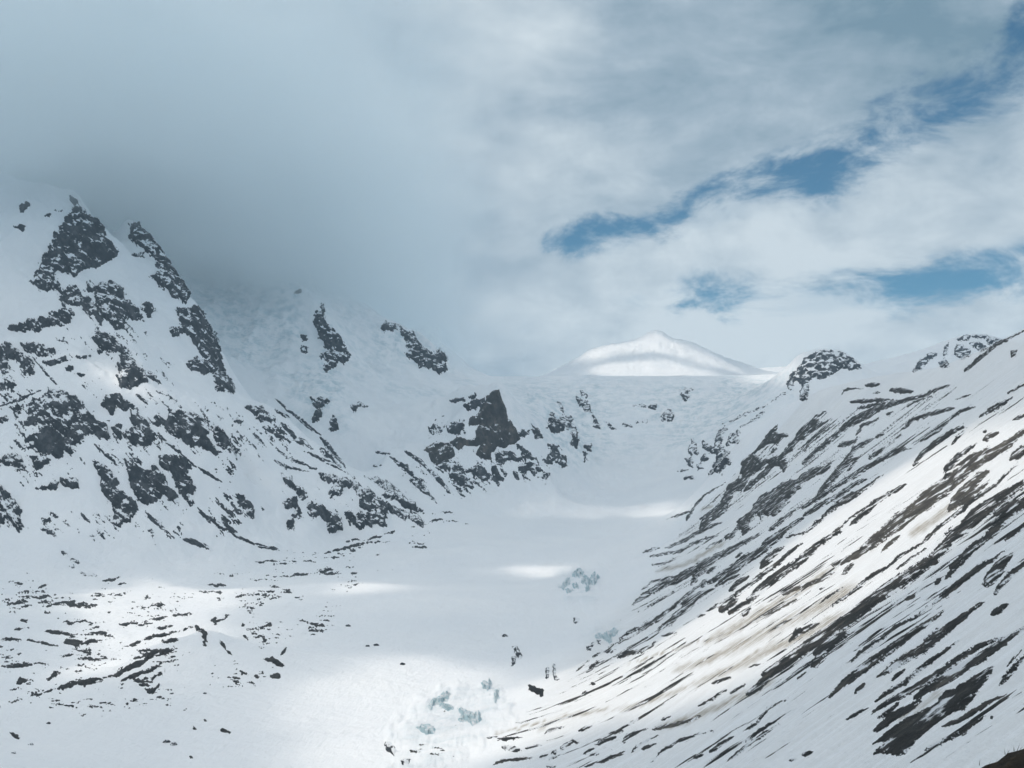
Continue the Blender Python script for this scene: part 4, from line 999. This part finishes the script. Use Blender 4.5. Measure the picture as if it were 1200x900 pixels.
# ------------------------------------------------------------------ boulders on the glacier
for k, (bx, by, br) in enumerate(((408, 734, 2.2), (430.7, 757.7, 1.8), (440.7, 756.7, 2.2), (471.7, 779, 2.2), (591.7, 746, 2.6), (16, 883, 1.8), (57, 848, 1.8), (240, 813, 1.6), (195, 870, 3.0), (203, 873, 3.0), (36, 873, 2.2))):
    X, Y, Z = (float(v[0]) for v in ground(np.array([bx]), np.array([by])))
    r = br * Y / FPX
    me = lump("boulder", (0, 0, 0), (r * 1.3, r, r * 0.8), 14, 0.9, k * 3.1)
    me.polygons.foreach_set("use_smooth", np.zeros(len(me.polygons), bool))
    o = link("boulder", me, M_ROCK, label="small dark boulder alone on the smooth snow of the valley floor", category="rock", group="lone boulders on the valley floor")
    o.location = (X, Y, Z + r * 0.2)

# ------------------------------------------------------------------ the brown knoll in front of the slope
kx, ky = np.meshgrid(np.linspace(-6, 70, 230), np.linspace(8, 110, 230))
kz = -7.6 + 0.56 * (kx - 13.7) - 0.012 * np.maximum(kx - 20, 0) ** 2 - 0.05 * np.maximum(40 - ky, 0) - 0.9 * np.maximum(ky - 41, 0)
kz -= 0.10 * np.maximum(10 - kx, 0) ** 2 + 0.06 * np.maximum(kx - 45, 0) ** 2 + 0.10 * np.maximum(24 - ky, 0) ** 2
kz += 0.55 * fbm(kx / 5, ky / 5, 5, 0.6) + 0.12 * fbm(kx / 0.8, ky / 0.8, 3)
kv = np.stack([kx, ky, kz + CAMZ], -1).reshape(-1, 3)
ix = np.arange(kx.size).reshape(kx.shape)
M_TURF = make_rock("dry_turf", (0.012, 0.010, 0.007), (0.035, 0.026, 0.016), (0.075, 0.05, 0.028), 0.0, scale=2.2)
kn = link("knoll", new_mesh("knoll", kv, np.stack([ix[:-1, :-1], ix[:-1, 1:], ix[1:, 1:], ix[1:, :-1]], -1).reshape(-1, 4)), M_TURF, kind="structure")
rg = np.random.RandomState(3)
nb = 14000
near_ = np.flatnonzero((kv[:, 0] > 8) & (kv[:, 0] < 40) & (kv[:, 1] < 46) & (kv[:, 1] > 22))
sel = near_[rg.randint(0, len(near_), nb)]
b0 = kv[sel] + np.c_[rg.uniform(-.15, .15, (nb, 2)), np.full(nb, -0.03)]
hgt = rg.uniform(0.06, 0.28, nb); ang = rg.uniform(0, 6.283, nb)
sd_ = np.c_[np.cos(ang), np.sin(ang), np.zeros(nb)] * 0.012
tip = b0 + np.c_[rg.normal(0, 0.07, (nb, 2)), hgt]
gv = np.stack([b0 - sd_, b0 + sd_, tip], 1).reshape(-1, 3)
M_GRASS = make_rock("dry_grass", (0.03, 0.022, 0.01), (0.07, 0.05, 0.022), (0.13, 0.09, 0.045), 0.0, scale=3.0)
link("dry_grass", new_mesh("dry_grass", gv, np.arange(nb * 3).reshape(-1, 3)), M_GRASS, kind="stuff")
